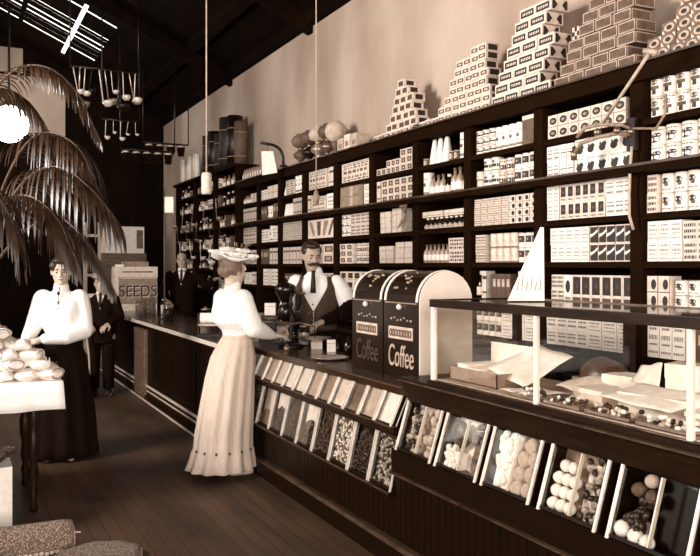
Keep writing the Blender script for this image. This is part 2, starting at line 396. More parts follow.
# ================= far counter =================
CT_Z = .89
fc = thing('plain_counter', 'long plain dark counter running to the back of the shop', 'counter', (2.2, 9.0, 0))
F0, F1 = 6.04, 12.1
W(MB().box(1.93, 2.46, F0, F1, .02, CT_Z-.045, 'black'), 'body', fc)
W(MB().box(1.86, 2.52, F0, F1+.06, CT_Z-.045, CT_Z, 'top').box(1.853, 1.862, F0, F1+.06, CT_Z-.04, CT_Z-.004, 'nickel'), 'worktop', fc, bevel=.003)
W(MB().box(1.89, 1.93, F0, F1, 0, .06, 'black').box(1.883, 1.892, F0, F1, .0, .018, 'trimw'), 'plinth', fc)  # pale foot strip paints in the shine along the counter base
for a, b in ((F0, 8.95), (9.6, F1)):
    W(MB().box(1.905, 1.93, a, b, .06, .19, 'dark').box(1.895, 1.908, a, b, .165, .19, 'trimw').box(1.9, 1.91, a, b, .115, .13, 'trimw'), 'moulding', fc)  # the pale strips are painted reflections on the dark moulding
for yy in (9.0, 11.9): W(MB().box(1.885, 1.93, yy, yy+.55 if yy < 10 else yy+.2, .03, CT_Z-.1, 'brown'), 'pilaster', fc, bevel=.006)
for yy in (6.5, 7.4, 8.3, 10.2, 11.1): W(MB().box(1.918, 1.932, yy-.36, yy+.36, .27, .78, 'black'), 'raised_panel', fc, bevel=.008)
# ================= display counter =================
D0, D1, DM = 1.2, 6.03, 3.52
dc = thing('display_counter', 'dark counter with slanted glass-fronted bins of dry goods along the aisle', 'counter', (2.2, 3.6, 0))
W(MB().box(1.95, 2.45, D0, D1, 0, .10, 'black').prism([(1.95, .10), (1.97, .112), (2.45, .112), (2.45, .10)], D0, D1, 'edge'), 'plinth', dc)
pn = MB(); y = D0
while y < D1-.01:
    y2 = min(y+.058, D1); top = .455 if y2 <= DM else .335
    pn.box(1.99, 2.02, y+.003, y2-.003, .125, top, 'black'); pn.box(2.0, 2.02, y2-.003, y2+.003, .125, top, 'ebony'); y = y2
W(pn, 'beaded_panel', dc, bevel=.0)
W(MB().box(2.20, 2.45, D0, D1, .125, CT_Z-.04, 'black'), 'carcass', dc)
for yy in (D0, D1-.03): W(MB().prism([(1.98, .1), (2.45, .1), (2.45, .85), (2.05, .85), (1.975, .36)], yy, yy+.03, 'black'), 'end_panel', dc)
W(MB().box(1.955, 2.2, DM, D1, .335, .36, 'black').box(1.948, 1.957, DM, D1, .352, .36, 'edge'), 'lower_ledge', dc)
W(MB().box(1.985, 2.2, DM, D1, .64, .69, 'dark').box(1.962, 1.99, DM, D1, .684, .692, 'edge'), 'middle_rail', dc)
W(MB().box(2.03, 2.46, DM-.05, D1, CT_Z-.045, CT_Z, 'top').box(2.024, 2.032, DM, D1, CT_Z-.012, CT_Z-.003, 'edge'), 'worktop', dc, bevel=.003)
W(MB().box(1.97, 2.2, D0, DM, .455, .585, 'black').box(1.95, 1.975, D0, DM, .463, .47, 'edge'), 'deep_ledge', dc)
W(MB().prism([(2.04, .825), (2.0, .93), (1.985, .93), (1.985, .948), (2.46, .948), (2.46, .825)], D0, DM-.05, 'dark').box(1.975, 1.987, D0, DM-.05, .931, .938, 'edge'), 'case_base', dc)
def slant(fx0, fz0, fx1, fz1):
    e = Vector((fx1-fx0, 0, fz1-fz0)); n = Vector((e.z, 0, -e.x)).normalized()     # inward
    return lambda y, t, d: Vector((fx0, y, fz0))+e*t+n*d
LOW = slant(1.968, .362, 2.03, .638); UPP = slant(1.972, .694, 2.04, .842); BIG = slant(1.972, .59, 2.045, .82)
def quadbox(mb, F, y0, y1, t0, t1, d0, d1, k):
    vs = [F(y, t, d) for t in (t0, t1) for y in (y0, y1) for d in (d0, d1)]
    return mb.add(vs, [(0, 2, 3, 1), (4, 5, 7, 6), (0, 1, 5, 4), (2, 6, 7, 3), (0, 4, 6, 2), (1, 3, 7, 5)], k)
def make_bin(F, y0, y1, depth, liner, nm, strip=.018, gap=.012):
    b = W(quadbox(MB(), F, y0, y1, .0, 1, depth, depth+.006, liner), 'bin', dc)
    W(quadbox(MB(), F, y0+gap, y1-gap, .0, .05, .0, depth, 'black'), 'bin_floor', dc, b)
    W(quadbox(MB(), F, y0+gap, y1-gap, .02, .98, .004, .006, 'glass'), 'glass_pane', dc, b)
    for yy in (y0+.006, y1-.006-strip):
        W(quadbox(MB(), F, yy, yy+strip, -.03, 1.03, -.006, .003, 'nickel').add([], [], 'nickel'), 'nickel_strip', dc, b)
    for yy in (y0, y1-.004): W(quadbox(MB(), F, yy, yy+.004, 0, 1, .003, depth, 'black'), 'partition', dc, b)
    return b
NL = 9; PL = (5.78-DM)/NL
low_spec = [('tan', 'bean', .75, .011), ('white', 'nut', .42, .008), ('white', 'bean', .62, .010), ('black', 'bean', .9, .012), ('white', 'prune', .58, .016),
            ('brown', 'prune', .95, .017), ('buff', 'nut', .97, .009), ('black', 'bean', .9, .013), ('buff', 'stripe', .95, .014)]
low_names = ['dark mixed beans in the farthest lower glass bin', 'pale grain half filling a white-lined lower bin', 'small dark beans below white paper in a lower bin', 'near-black beans filling the fourth lower bin from the far end',
             'dark prunes heaped against white liner in a lower bin', 'brown dried fruit filling the lower bin beside the prunes', 'speckled tan nuts filling a lower bin, below the coffee bins', 'black beans in the lower bin nearest the tall glass bins but one', 'streaky macaroni pieces in the nearest of the low small bins']
low_cat = ['beans', 'grain', 'beans', 'beans', 'prunes', 'dried fruit', 'nuts', 'beans', 'macaroni']
def heap(F, y0, y1, depth, k, fill, r, name, label, cat, n=None, dome=True, seed=1, t0=.05, k2=None):
    random.seed(seed); mb = MB(); w = y1-y0-2*r
    H = (F(0, 1, 0)-F(0, 0, 0)).length
    n = n or int(min(380, w*H*fill/(r*r*2.0)))
    base = F((y0+y1)/2, t0, depth/2)
    def topat(s): return fill*(1-(.35*(2*s-1)**2 if dome else 0))
    # core of the heap, then loose pieces over it
    ring = 10; vs = []; fs = []
    for i in range(ring+1):
        s = i/ring; yy = y0+r+w*s
        for t in (t0, max(t0+.03, topat(s)-r/H)):
            for d in (min(r*1.6+.007, depth-.006), depth-.003): vs.append(F(yy, t, d)-base)
    for i in range(ring):
        a = i*4; b = a+4
        fs += [(a, b, b+2, a+2), (a+1, a+3, b+3, b+1), (a+2, b+2, b+3, a+3), (a, a+1, b+1, b)]
    fs += [(0, 2, 3, 1), (ring*4, ring*4+1, ring*4+3, ring*4+2)]
    mb.add(vs, fs, k)
    for i in range(n):
        s = random.random(); t = t0+.02+random.random()*max(.02, topat(s)-t0-.02)
        c = F(y0+r+w*s, t, min(r+.0075, depth*.55)+random.random()*r*.5)-base
        R = Euler((random.random()*6, random.random()*6, random.random()*6)).to_matrix()
        mb.ell(c, (r, r*random.uniform(.55, .95), r*random.uniform(.5, .8)), k if k2 is None or i % 2 else k2, 7, 5, R=R)
    o = mb.build(name, loc=base); return tag(o, label, cat, kind='stuff')
for k in range(NL):
    y1 = 5.78-PL*k; y0 = y1-PL; ln, st, fl, r = low_spec[k]
    make_bin(LOW, y0, y1, .036, ln, 'lower', strip=.007)
    heap(LOW, y0+.014, y1-.014, .033, st, fl, r, low_cat[k].replace(' ', '_')+'_heap', low_names[k], low_cat[k], seed=k+20, dome=k not in (6, 8), k2={6: 'sugar', 8: 'bean', 0: 'nut'}.get(k))
NU = 12; PU = (5.78-DM)/NU
up_l = ['buff', 'white', 'buff', 'cream', 'white', 'white', 'buff', 'tan', 'cream', 'brown', 'buff', 'white']
for k in range(NU):
    y1 = 5.78-PU*k; make_bin(UPP, y1-PU, y1, .022, up_l[k], 'upper', strip=.007)
# behind the woman the bins carry on as plain panels
W(quadbox(quadbox(MB(), LOW, 5.78, D1-.03, 0, 1, 0, .02, 'black'), UPP, 5.78, D1-.03, 0, 1, 0, .02, 'black'), 'blank_panel', dc)
BB = [(3.485, 3.15), (3.125, 2.79), (2.765, 2.44), (2.40, 2.085), (2.045, 1.70), (1.66, 1.3)]
for k, (y1, y0) in enumerate(BB):
    b = make_bin(BIG, y0, y1, .08, ['buff', 'white', 'cream', 'tan', 'black', 'tan'][k], 'big', strip=.010)
    m = (y0+y1)/2
    if k < 5: W(quadbox(MB(), BIG, m-.003, m+.003, 0, .99, .007, .022, 'ivory' if k != 4 else 'nickel'), 'middle_partition', dc, b)
W(quadbox(MB(), BIG, D0+.03, 1.3, 0, 1, 0, .03, 'black'), 'blank_panel', dc)
heap(BIG, 3.33, 3.465, .078, 'stripe', .88, .02, 'striped_candy_heap', 'dark striped candy in the left half of the farthest big bin', 'candy', seed=41, dome=False, k2='bean')
heap(BIG, 3.165, 3.31, .078, 'biscuit', .95, .03, 'white_candy_heap', 'pale lumps of candy beside the striped candy', 'candy', seed=42, dome=False)
heap(BIG, 2.97, 3.105, .078, 'sugar', .45, .016, 'white_candy_heap', 'white sweets under the big brown lump', 'candy', seed=43, dome=False)
heap(BIG, 2.805, 2.945, .078, 'cocoa', .95, .026, 'brown_nut_heap', 'round brown nuts in the second big bin', 'nuts', seed=44, dome=False)
heap(BIG, 2.615, 2.745, .078, 'sugar', .97, .018, 'white_sweet_heap', 'white speckled sweets packed in the third big bin', 'candy', seed=45, dome=False)
heap(BIG, 2.105, 2.235, .078, 'stripe', .97, .02, 'mottled_nut_heap', 'dark mottled nuts right of the white balls', 'nuts', seed=46, dome=False, k2='bean')
heap(BIG, 1.885, 2.025, .078, 'bean', .62, .022, 'dark_candy_heap', 'near-black candy in the bin of round sweets', 'candy', seed=47)
# countable goods behind the big panes
def lump(F, y, t, d, r, k, name, label, cat, group=None, flat=1.0, seed=0):
    random.seed(seed); mb = MB(); mb.ell((0, 0, 0), (r*flat, r, r*.96), k, 16, 10)
    mb.v = [tuple(Vector(v)*(1+.06*math.sin(v[1]*90+seed)*math.cos(v[2]*70))) for v in mb.v]
    o = mb.build(name, loc=F(y, t, d)); return tag(o, label, cat, group)
lump(BIG, 3.03, .68, .042, .066, 'prune', 'brown_lump', 'large brown rough lump resting on white sweets in the second big bin', 'confection', None, .5, seed=5)
pos = [(2.575, .13), (2.51, .15), (2.58, .37), (2.515, .40), (2.572, .62), (2.508, .65), (2.545, .86)]
for i, (y, t) in enumerate(pos):
    lump(BIG, y, t, .042, .036, 'biscuit', 'round_biscuit', 'round pale biscuit, %s row up%s, right half of the third big bin' % (ORD[i//2], '' if i == 6 else (', left' if i % 2 == 0 else ', right')), 'biscuit', 'biscuits in the third big bin', .8, seed=i)
i = 0
for r_, n in enumerate((3, 3, 3, 2)):
    for c_ in range(n):
        y = 2.375-.022-c_*.043-(.02 if n == 2 else 0); t = .14+r_*.20
        lump(BIG, y, t, .034, .0245, 'sugar', 'white_sweet_ball', 'round white sweet ball, %s row up, %s from left, fourth big bin' % (ORD[r_], ORD[c_]), 'sweet', 'white balls in the fourth big bin', seed=i); i += 1
for i, (y, t, r, k) in enumerate([(2.01, .16, .03, 'sugar'), (1.95, .12, .028, 'sugar'), (1.90, .10, .026, 'sugar'), (1.975, .74, .026, 'cocoa'), (1.93, .9, .024, 'biscuit'), (1.915, .70, .025, 'cocoa')]):
    lump(BIG, y, t, .034, r, k, 'round_sweet', ['large white round sweet low at the left of the fifth bin', 'white round sweet second along the bottom of the fifth bin', 'white round sweet third along the bottom of the fifth bin', 'brown round sweet on the dark heap, upper left of fifth bin', 'pale round sweet topmost in the fifth bin', 'brown round sweet right side of the fifth bin'][i], 'sweet', 'round sweets in the fifth big bin', seed=i+9)
# ================= glass showcase =================
C0, C1, CX0, CX1, CZ0, CZ1 = 1.45, 3.19, 2.0, 2.5, .948, 1.345
gc = thing('glass_showcase', 'glass showcase with dark rim and pale corner posts on the near counter', 'showcase', (2.25, 2.3, CZ0))
W(MB().box(CX0-.02, CX1, C0, C1, CZ0, CZ0+.022, 'dark').box(CX0-.026, CX0-.018, C0, C1, CZ0+.002, CZ0+.012, 'dark'), 'base_rail', gc)
W(MB().box(CX0+.01, CX1-.02, C0+.02, C1-.02, CZ0+.022, CZ0+.026, 'buff'), 'floor_panel', gc)
W(MB().box(CX0-.012, CX0+.022, C0, C1, CZ1-.036, CZ1, 'dark').box(CX1-.03, CX1, C0, C1, CZ1-.036, CZ1, 'brown').box(CX0, CX1, C0, C0+.025, CZ1-.036, CZ1, 'dark').box(CX0, CX1, C1-.025, C1, CZ1-.036, CZ1, 'dark'), 'top_rim', gc, bevel=.003)
for yy, s in ((3.174, .012), (2.44, .007), (1.72, .008), (1.466, .010)): W(MB().box(CX0-.006, CX0+.014, yy-s, yy+s, CZ0+.022, CZ1-.036, 'ivory'), 'corner_post', gc)
for yy in (3.172, 2.44, 1.95, 1.72, 1.466): W(MB().box(CX1-.03, CX1, yy-.02, yy+.02, CZ0+.022, CZ1-.036, 'dark'), 'back_post', gc)
for a, b in ((2.45, 3.155), (1.73, 2.43), (1.478, 1.71)): W(MB().box(CX0+.002, CX0+.005, a, b, CZ0+.022, CZ1-.036, 'glass'), 'front_pane', gc)
W(MB().box(CX0+.02, CX1-.03, C0+.025, C1-.025, CZ1-.008, CZ1-.004, 'glass'), 'top_pane', gc)
W(MB().box(CX0+.02, CX1-.03, C1-.012, C1-.008, CZ0+.022, CZ1-.036, 'glass'), 'end_pane', gc)
# ================= coffee bins =================
def coffee_bin(y0, y1, label, word, col, end):
    t = thing('coffee_bin', label, 'coffee bin', (2.26, (y0+y1)/2, CT_Z), group='black roll-front bins on the counter'); H = .585; x0, x1 = -.16, .16; hw = (y1-y0)/2-.004; R = .16; zc = H-R
    pr = [(x0, 0), (x0, zc)]+[(-R*math.cos(a), zc+R*math.sin(a)) for a in [PI*i/14 for i in range(1, 14)]]+[(x1, zc), (x1, 0)]
    d = MB().prism(pr, -hw, hw, 'jap'); random.seed(5)
    # gilt bands at both edges of the roll front
    for yy in (-hw+.02, hw-.02):
        a = [PI*i/14 for i in range(0, 9)]
        ring = [[(-(R+q)*math.cos(b), yy+s, zc+(R+q)*math.sin(b)) for q, s in ((.0, -.009), (.004, -.009), (.004, .009), (0, .009))] for b in a]
        ring = [[(p[0], p[1], p[2]) for p in r] for r in ring]
        MB().loft(ring, 'ivory', False).build('gilt_band', t)
    MB().lathe([(.0, 0), (.013, 0), (.017, .012), (.010, .022), (0, .024)], 'ivory', M=Matrix.Translation((x0, 0, zc-.03)) @ Matrix.Rotation(-PI/2, 4, 'Y')).build('knob', t)
    MB().box(x0-.004, x0, -hw+.02, hw-.02, zc-.012, zc-.006, 'gold').build('lid_seam', t)
    g = MB().box(x0-.004, x0, -.125, .125, .225, .29, 'buff'); random.seed(int(y0*100))
    for i in range(8):
        yy = .10-i*.0285
        g.tube([(x0-.005, yy+.010*math.cos(a), .257+.018*math.sin(a)) for a in [2*PI*j/8 for j in range(8)]], .003, 'mid', 5, True); g.box(x0-.006, x0-.004, yy-.016, yy-.012, .238, .276, 'mid')
    g.build('name_plate', t); 
    M = Matrix.Translation((x0-.001, 0, .13)) @ Matrix(((0, 0, -1, 0), (-1, 0, 0, 0), (0, 1, 0, 0), (0, 0, 0, 1)))
    text_mesh('lettering', word, .165, .002, col, t, M, .10, .60)
    for i in range(10):       # worn gilt scrollwork on the roll
        b = random.uniform(.35, 1.2); yy = random.uniform(-.1, .1)
        d.ell((-(R+.001)*math.cos(b), yy, zc+(R+.001)*math.sin(b)), (.004, random.uniform(.006, .022), .007), 'gold', 8, 5)
    for i in range(7): d.ell((x0-.001, .1-i*.034, .33+.008*math.sin(i*2)), (.003, .011, .006), 'gold' if i % 3 else 'gilt2', 8, 5)
    d.build('body', t)
    if end: MB().prism([(x*1.0, z) for x, z in pr], -hw-.006, -hw-.001, 'ivory').build('end_panel', t)
    return t
coffee_bin(3.462, 3.84, 'black roll-front bin lettered Coffee, with a pale round-topped end panel', 'Coffee', 'gilt2', True)
coffee_bin(3.845, 4.225, 'farther black roll-front bin with dim worn lettering, left of the Coffee bin', 'Coffee', 'dimgilt', False)
# ================= shelf goods =================
# marks are drawn in label units: u across the front (-.5..0.5, left to right), v up (0..1)
def rect(u0, u1, v0, v1): return [(u0, v0), (u0, v1), (u1, v1), (u1, v0)] if False else [(u0, v0), (u1, v0), (u1, v1), (u0, v1)]
def oval(u, v, ru, rv, n=14): return [(u+ru*math.cos(2*PI*i/n), v+rv*math.sin(2*PI*i/n)) for i in range(n)]
def words(u0, u1, v, h, k, seed=0):
    rnd = random.Random(seed); out = []; u = u0
    while u < u1-.02:
        w = rnd.uniform(.05, .13); out.append((rect(u, min(u+w, u1), v, v+h), k)); u += w+.045
    return out
LOOK = {}     # look -> (shape, body, lid, marks, words for the label, name, category, group)
def look(key, shape, body, lid, marks, text, name, cat, label_col=None, aspect=1): LOOK[key] = (shape, body, lid, marks, text, name, cat, label_col)
look('oval', 'box', 'cream', None, [(rect(.46, .5, 0, 1), 'mid'), (rect(-.5, .46, 0, .05), 'mid'), (oval(0, .5, .36, .3), 'ink'), (oval(0, .5, .2, .12), 'buff')], 'small oval-marked carton', 'carton', 'carton')
look('blob', 'box', 'white', None, [(oval(-.05, .36, .30, .22), 'ink'), (oval(.12, .52, .2, .14), 'ink'), (oval(-.2, .56, .1, .1), 'mid')]+words(-.35, .35, .82, .06, 'mid', 2), 'dark-blotched white carton', 'carton', 'carton')
look('blobs', 'can', 'white', 'tin', [(oval(-.05, .34, .30, .2), 'ink'), (oval(.1, .55, .2, .12), 'ink'), (oval(-.22, .52, .1, .1), 'mid')]+words(-.35, .35, .80, .06, 'mid', 3), 'dark-blotched white tin', 'tin_can', 'tin')
look('figure', 'can', 'white', 'tin', [(oval(0, .66, .2, .14), 'mid'), (rect(-.26, .26, .34, .5), 'mid'), (rect(-.1, .12, .1, .34), 'ink')]+words(-.4, .4, .86, .05, 'ink', 4), 'figure-printed white tin', 'tin_can', 'tin')
look('dot', 'can', 'white', 'tin', [(oval(0, .62, .2, .17), 'ink'), (oval(.06, .42, .12, .1), 'mid')]+words(-.3, .3, .14, .07, 'faint', 5), 'dark-dotted white tin', 'tin_can', 'tin')
look('plain', 'box', 'white', None, words(-.4, .4, .12, .06, 'faint', 6)+words(-.34, .34, .34, .05, 'mid', 36)+words(-.36, .36, .5, .12, 'faint', 7)+words(-.3, .3, .76, .07, 'mid', 37)+[(rect(.47, .5, 0, 1), 'faint')], 'plain white carton', 'carton', 'carton')
look('line', 'box', 'white', None, [(rect(-.4, .4, .46, .52), 'ink'), (rect(.46, .5, 0, 1), 'mid'), (rect(-.4, .4, .2, .24), 'faint')]+words(-.3, .3, .64, .06, 'faint', 8), 'dark-lined white carton', 'carton', 'carton')
look('print', 'box', 'white', None, words(-.38, .4, .7, .09, 'mid', 9)+words(-.38, .4, .5, .09, 'ink', 10)+words(-.38, .4, .2, .12, 'mid', 11), 'small-print white carton', 'carton', 'carton')
look('square', 'box', 'cream', None, [(rect(-.34, .34, .3, .86), 'ink'), (oval(0, .58, .16, .12), 'mid')]+words(-.34, .34, .1, .08, 'ink', 12), 'dark-panelled white carton', 'carton', 'carton')
look('sqcan', 'can', 'white', 'tin', [(rect(-.36, .36, .34, .8), 'ink'), (oval(-.05, .58, .15, .1), 'buff')], 'dark-panelled white tin', 'tin_can', 'tin')
look('letter', 'box', 'cream', None, words(-.42, .42, .72, .16, 'ink', 13)+words(-.42, .42, .42, .16, 'ink', 14)+words(-.42, .42, .12, .16, 'ink', 15), 'dark-lettered pale carton', 'carton', 'carton')
look('swoosh', 'box', 'ink', None, [([(-.46, .34), (-.1, .44), (.46, .66), (.46, .82), (.05, .62), (-.46, .52)], 'white'), (rect(-.5, .5, .0, .06), 'cream'), (rect(-.5, .5, .94, 1), 'cream'), (rect(-.5, -.44, .06, .94), 'cream')], 'dark white-swash carton', 'carton', 'carton')
look('blackpanel', 'box', 'cream', None, [(rect(-.4, .4, .34, .94), 'ink'), (rect(-.42, .42, .06, .24), 'mid'), (oval(0, .64, .12, .1), 'mid')], 'black-panelled tall carton', 'carton', 'carton')
look('blackoval', 'box', 'white', None, [(oval(0, .6, .34, .22), 'ink')]+words(-.36, .36, .14, .1, 'ink', 16), 'black-oval white carton', 'carton', 'carton')
look('zig', 'can', 'cream', 'tin', [([(-.5, .2), (-.2, .5), (.1, .25), (.5, .6), (.5, .78), (.1, .44), (-.2, .7), (-.5, .4)], 'ink'), (rect(-.5, .5, .0, .1), 'mid')], 'zigzag-banded tin', 'tin_can', 'tin')
look('band', 'can', 'cream', 'tin', [(rect(-.5, .5, .2, .55), 'ink'), (oval(0, .38, .14, .09), 'cream')]+words(-.35, .35, .74, .1, 'mid', 17), 'dark-banded tin', 'tin_can', 'tin')
look('stripecan', 'can', 'white', 'tin', [(rect(-.5, .5, .36, .58), 'ink'), (oval(0, .72, .2, .09), 'ink'), (rect(-.4, .4, .12, .2), 'faint')], 'brown-banded white tin', 'tin_can', 'tin')
look('tallwhite', 'can', 'white', 'tin', [(oval(0, .5, .16, .08), 'mid'), (rect(-.4, .4, .1, .2), 'faint')]+words(-.3, .3, .7, .05, 'faint', 18), 'tall white tin', 'tin_can', 'tin')
look('hatch', 'box', 'cream', None, [(rect(-.5, .5, .0, .05), 'mid'), (rect(.45, .5, .05, 1), 'mid')]+words(-.45, .42, .64, .16, 'mid', 19)+words(-.45, .45, .36, .12, 'mid', 20)+words(-.45, .45, .12, .08, 'faint', 21), 'fine-print small carton', 'carton', 'carton')
look('blackdot', 'box', 'cream', None, [(rect(-.5, .5, 0, .06), 'mid'), (rect(.45, .5, .06, 1), 'mid'), (oval(.1, .5, .24, .32), 'ink')], 'black-dotted small carton', 'carton', 'carton')
look('dice', 'box', 'cream', None, [(rect(-.34, .34, .18, .84), 'mid'), (oval(0, .5, .14, .16), 'cream')], 'dark-squared little carton', 'carton', 'carton')
look('book', 'box', 'cream', None, [(rect(.40, .5, 0, 1), 'ink'), (rect(-.4, .4, .7, .82), 'mid'), (rect(-.4, .4, .2, .26), 'mid')], 'upright pale packet', 'packet', 'packet')
look('darkbook', 'box', 'mid', None, [(rect(-.3, .3, .5, .8), 'buff')], 'upright brown packet', 'packet', 'packet')
look('bigprint', 'box', 'cream', None, words(-.44, .44, .08, .07, 'mid', 40)+words(-.44, .44, .82, .06, 'mid', 41)+words(-.44, .44, .68, .1, 'faint', 22)+words(-.44, .44, .46, .14, 'mid', 23)+words(-.44, .44, .2, .12, 'faint', 24)+[(rect(-.49, .49, .92, .95), 'mid')], 'wide printed white carton', 'carton', 'carton')
look('fan', 'box', 'cream', None, [([(-.46, .9), (-.3, .15), (-.22, .15), (-.34, .9)], 'tan'), ([(-.16, .9), (-.12, .15), (-.02, .15), (.0, .9)], 'mid'), ([(.12, .9), (.06, .15), (.16, .15), (.28, .9)], 'tan'), ([(.4, .9), (.26, .15), (.34, .15), (.48, .9)], 'mid')], 'fan-patterned wide carton', 'carton', 'carton')
look('brownlong', 'box', 'tan', None, [(rect(-.47, .47, .08, .12), 'mid'), (rect(-.06, .06, .05, .95), 'buff')], 'long brown carton', 'carton', 'carton')
look('parcel', 'box', 'cream', None, [(rect(-.5, .5, .46, .5), 'faint'), (rect(-.04, 0, 0, 1), 'faint')], 'flat white parcel', 'parcel', 'parcel')
look('brownbox', 'box', 'brickbox', None, [(rect(-.4, .4, .2, .8), 'mid'), (rect(-.5, .5, .86, 1), 'cream')], 'brown white-lidded carton', 'carton', 'carton')
look('window', 'box', 'cream', None, [(rect(-.36, .36, .2, .8), 'mid'), (rect(-.2, .2, .34, .66), 'buff')], 'square-framed white carton', 'carton', 'carton')
look('bottle', 'bottle', 'bottle', 'cream', [(rect(-.5, .5, .12, .42), 'cream')], 'dark labelled bottle', 'bottle', 'bottle')
look('sbottle', 'bottle', 'bottle', 'white', [(rect(-.5, .5, .1, .36), 'buff')], 'little white-capped bottle', 'bottle', 'bottle')
look('cone', 'cone', 'white', 'white', [], 'white tapering bottle', 'bottle', 'bottle')
look('pbottle', 'bottle', 'pale_bottle', 'mid', [(rect(-.5, .5, .14, .44), 'white')], 'pale glass bottle', 'bottle', 'bottle')
look('roundtin', 'can', 'mid', 'cream', [(oval(0, .5, .25, .3), 'cream')], 'round-faced small tin', 'tin_can', 'tin')
def item(key, w, h, d, parts):
    shape, body, lid, marks, text, name, cat, lc = LOOK[key]
    b = MB(); l = MB(); r = w/2
    if shape == 'box':
        d = max(d, .03); b.box(-d/2, d/2, -w/2, w/2, 0, h, body); e = .0006
        f = lambda u, v: (-d/2-e, -u*w, v*h)
    elif shape == 'can':
        b.lathe([(r*.9, 0), (r, .002), (r, h*.03), (r*.985, h*.035), (r*.985, h*.965), (r, h*.97), (r, h-.002), (r*.9, h-.001), (r*.88, h-.004)], body, n=18)
        if lid: b.lathe([(r*.9, h-.003), (r*1.004, h-.003), (r*1.004, h+.0008), (r*.9, h+.0008)], lid, n=18)
        q = r*.985+.0007; f = lambda u, v: (-q*math.cos(u*2.6), -q*math.sin(u*2.6), v*h)
    elif shape == 'bottle':
        b.lathe([(r*.8, 0), (r*.95, .004), (r*.95, h*.55), (r*.8, h*.64), (r*.36, h*.74), (r*.34, h*.88)], body, n=14)
        b.lathe([(r*.40, h*.86), (r*.44, h*.88), (r*.44, h*.98), (r*.3, h)], lid, n=10)
        q = r*.95+.0007; f = lambda u, v: (-q*math.cos(u*2.8), -q*math.sin(u*2.8), v*h)
    else:
        b.lathe([(r*.95, 0), (r, .01), (r*.9, h*.3), (r*.5, h*.85), (r*.45, h*.92), (r*.3, h)], body, n=14); f = None
    for poly, k in marks:
        # subdivide wide marks so that they follow a round side
        us = [p[0] for p in poly]; 
        if shape in ('can', 'bottle') and len(poly) == 4 and max(us)-min(us) > .2:
            n = 6; vs = []
            (a, b_, c, d_) = poly
            for i in range(n+1):
                s = i/n; vs.append(f(a[0]+(b_[0]-a[0])*s, a[1]+(b_[1]-a[1])*s)); vs.append(f(d_[0]+(c[0]-d_[0])*s, d_[1]+(c[1]-d_[1])*s))
            l.add(vs, [(2*i, 2*i+2, 2*i+3, 2*i+1) for i in range(n)], k)
        elif shape in ('can', 'bottle') and max(us)-min(us) > .3:
            cu = sum(us)/len(us); cv = sum(p[1] for p in poly)/len(poly)
            l.add([f(cu, cv)]+[f(*p) for p in poly], [(0, 1+i, 1+(i+1) % len(poly)) for i in range(len(poly))], k)
        else: l.add([f(*p) for p in poly], [tuple(range(len(poly)))], k)
    if not parts and l.f:
        for i, fc_ in enumerate(l.f): pass
        o = len(b.v); b.v += l.v
        for fc_, m_, s_ in zip(l.f, l.m, l.s): b.f.append([o+a for a in fc_]); b.m.append(b.mi(l.mats[m_])); b.s.append(s_)
        l = MB()
    ob = b.build(name)
    if l.f: l.build('printed_label', ob)
    return ob
BAYN = ['right-edge bay', 'second bay from right', 'third bay from right', 'fourth bay from right', 'fifth bay from right', 'sixth bay from right', 'seventh bay from right', 'fourth bay from left', 'third bay from left', 'second bay from left', 'far left bay']
BAYN = ['right-edge bay', 'second bay from right', 'third bay from right', 'fourth bay from right', 'fifth bay from right', 'fifth bay from left', 'fourth bay from left', 'third bay from left', 'second bay from left', 'far-left bay']
ROWN = ['top', 'second', 'third', 'fourth', 'fifth', 'sixth']
NIT = 0
def row(bay, r, segs):
    """segs: (look, f0, f1, columns, tiers, stack height[, depth]) along the bay, f from left to right"""
    global NIT
    y0 = UP[bay]+.05; y1 = UP[bay+1]-.05
    if bay == 0: y0 = 2.72
    base = LEV[r]+.0005; col0 = 0
    for s in segs:
        key, f0, f1, nc, nt, H = s[:6]; 
        w = (f1-f0)*(y1-y0)/nc; h = H/nt; shape = LOOK[key][0]
        ww = w*(.975 if shape == 'box' else .985)
        dd = s[6] if len(s) > 6 else min(.2, max(.05, w*1.1))
        if shape != 'box': dd = ww
        proto = None
        for t in range(nt):
            for c in range(nc):
                rnd = random.Random(bay*1000+r*100+t*30+c+int(f0*50))
                y = y1-(f0*(y1-y0))-w*(c+.5); x = XS+.028+dd/2+rnd.uniform(0, .006)
                z = base+t*h
                if proto is None: proto = item(key, ww, h*.992, dd, bay <= 2); o = proto; o.location = (x, y, z)
                else: o = dup(proto, (x, y, z), 0)
                pos = '%s from left' % ORD[col0+c]
                tier = '' if nt == 1 else (['lower', 'upper'][t] if nt == 2 else ['bottom', 'middle', 'top', 'topmost'][t] if nt <= 3 else ['bottom', 'second', 'third', 'topmost'][t])+' tier, '
                tag(o, '%s, %s, %s%s shelf, %s' % (LOOK[key][4], pos, tier, ROWN[r], BAYN[bay]), LOOK[key][6], '%ss on the %s shelf, %s' % (LOOK[key][6], ROWN[r], BAYN[bay])); NIT += 1
        col0 += nc
row(0, 0, [('figure', 0, .86, 5, 2, .235)])
row(0, 1, [('blobs', 0, 1, 5, 2, .20)])
row(0, 2, [('letter', 0, .14, 1, 2, .21), ('dot', .15, 1, 5, 2, .21)])
row(0, 3, [('plain', 0, .46, 3, 2, .22), ('letter', .47, 1, 3, 2, .21)])
row(0, 4, [('blackdot', 0, .3, 2, 2, .18), ('dot', .32, 1, 4, 2, .16)])
row(0, 5, [('plain', 0, .5, 3, 1, .2), ('darkbook', .5, 1, 4, 1, .18)])
row(1, 0, [('oval', .01, .93, 7, 2, .155)])
row(1, 1, [('print', .0, .16, 2, 2, .205), ('line', .17, .34, 2, 2, .205), ('blob', .35, 1, 5, 2, .215)])
row(1, 2, [('plain', 0, .16, 2, 2, .22), ('square', .17, .70, 6, 2, .22), ('print', .71, 1, 3, 2, .22)])
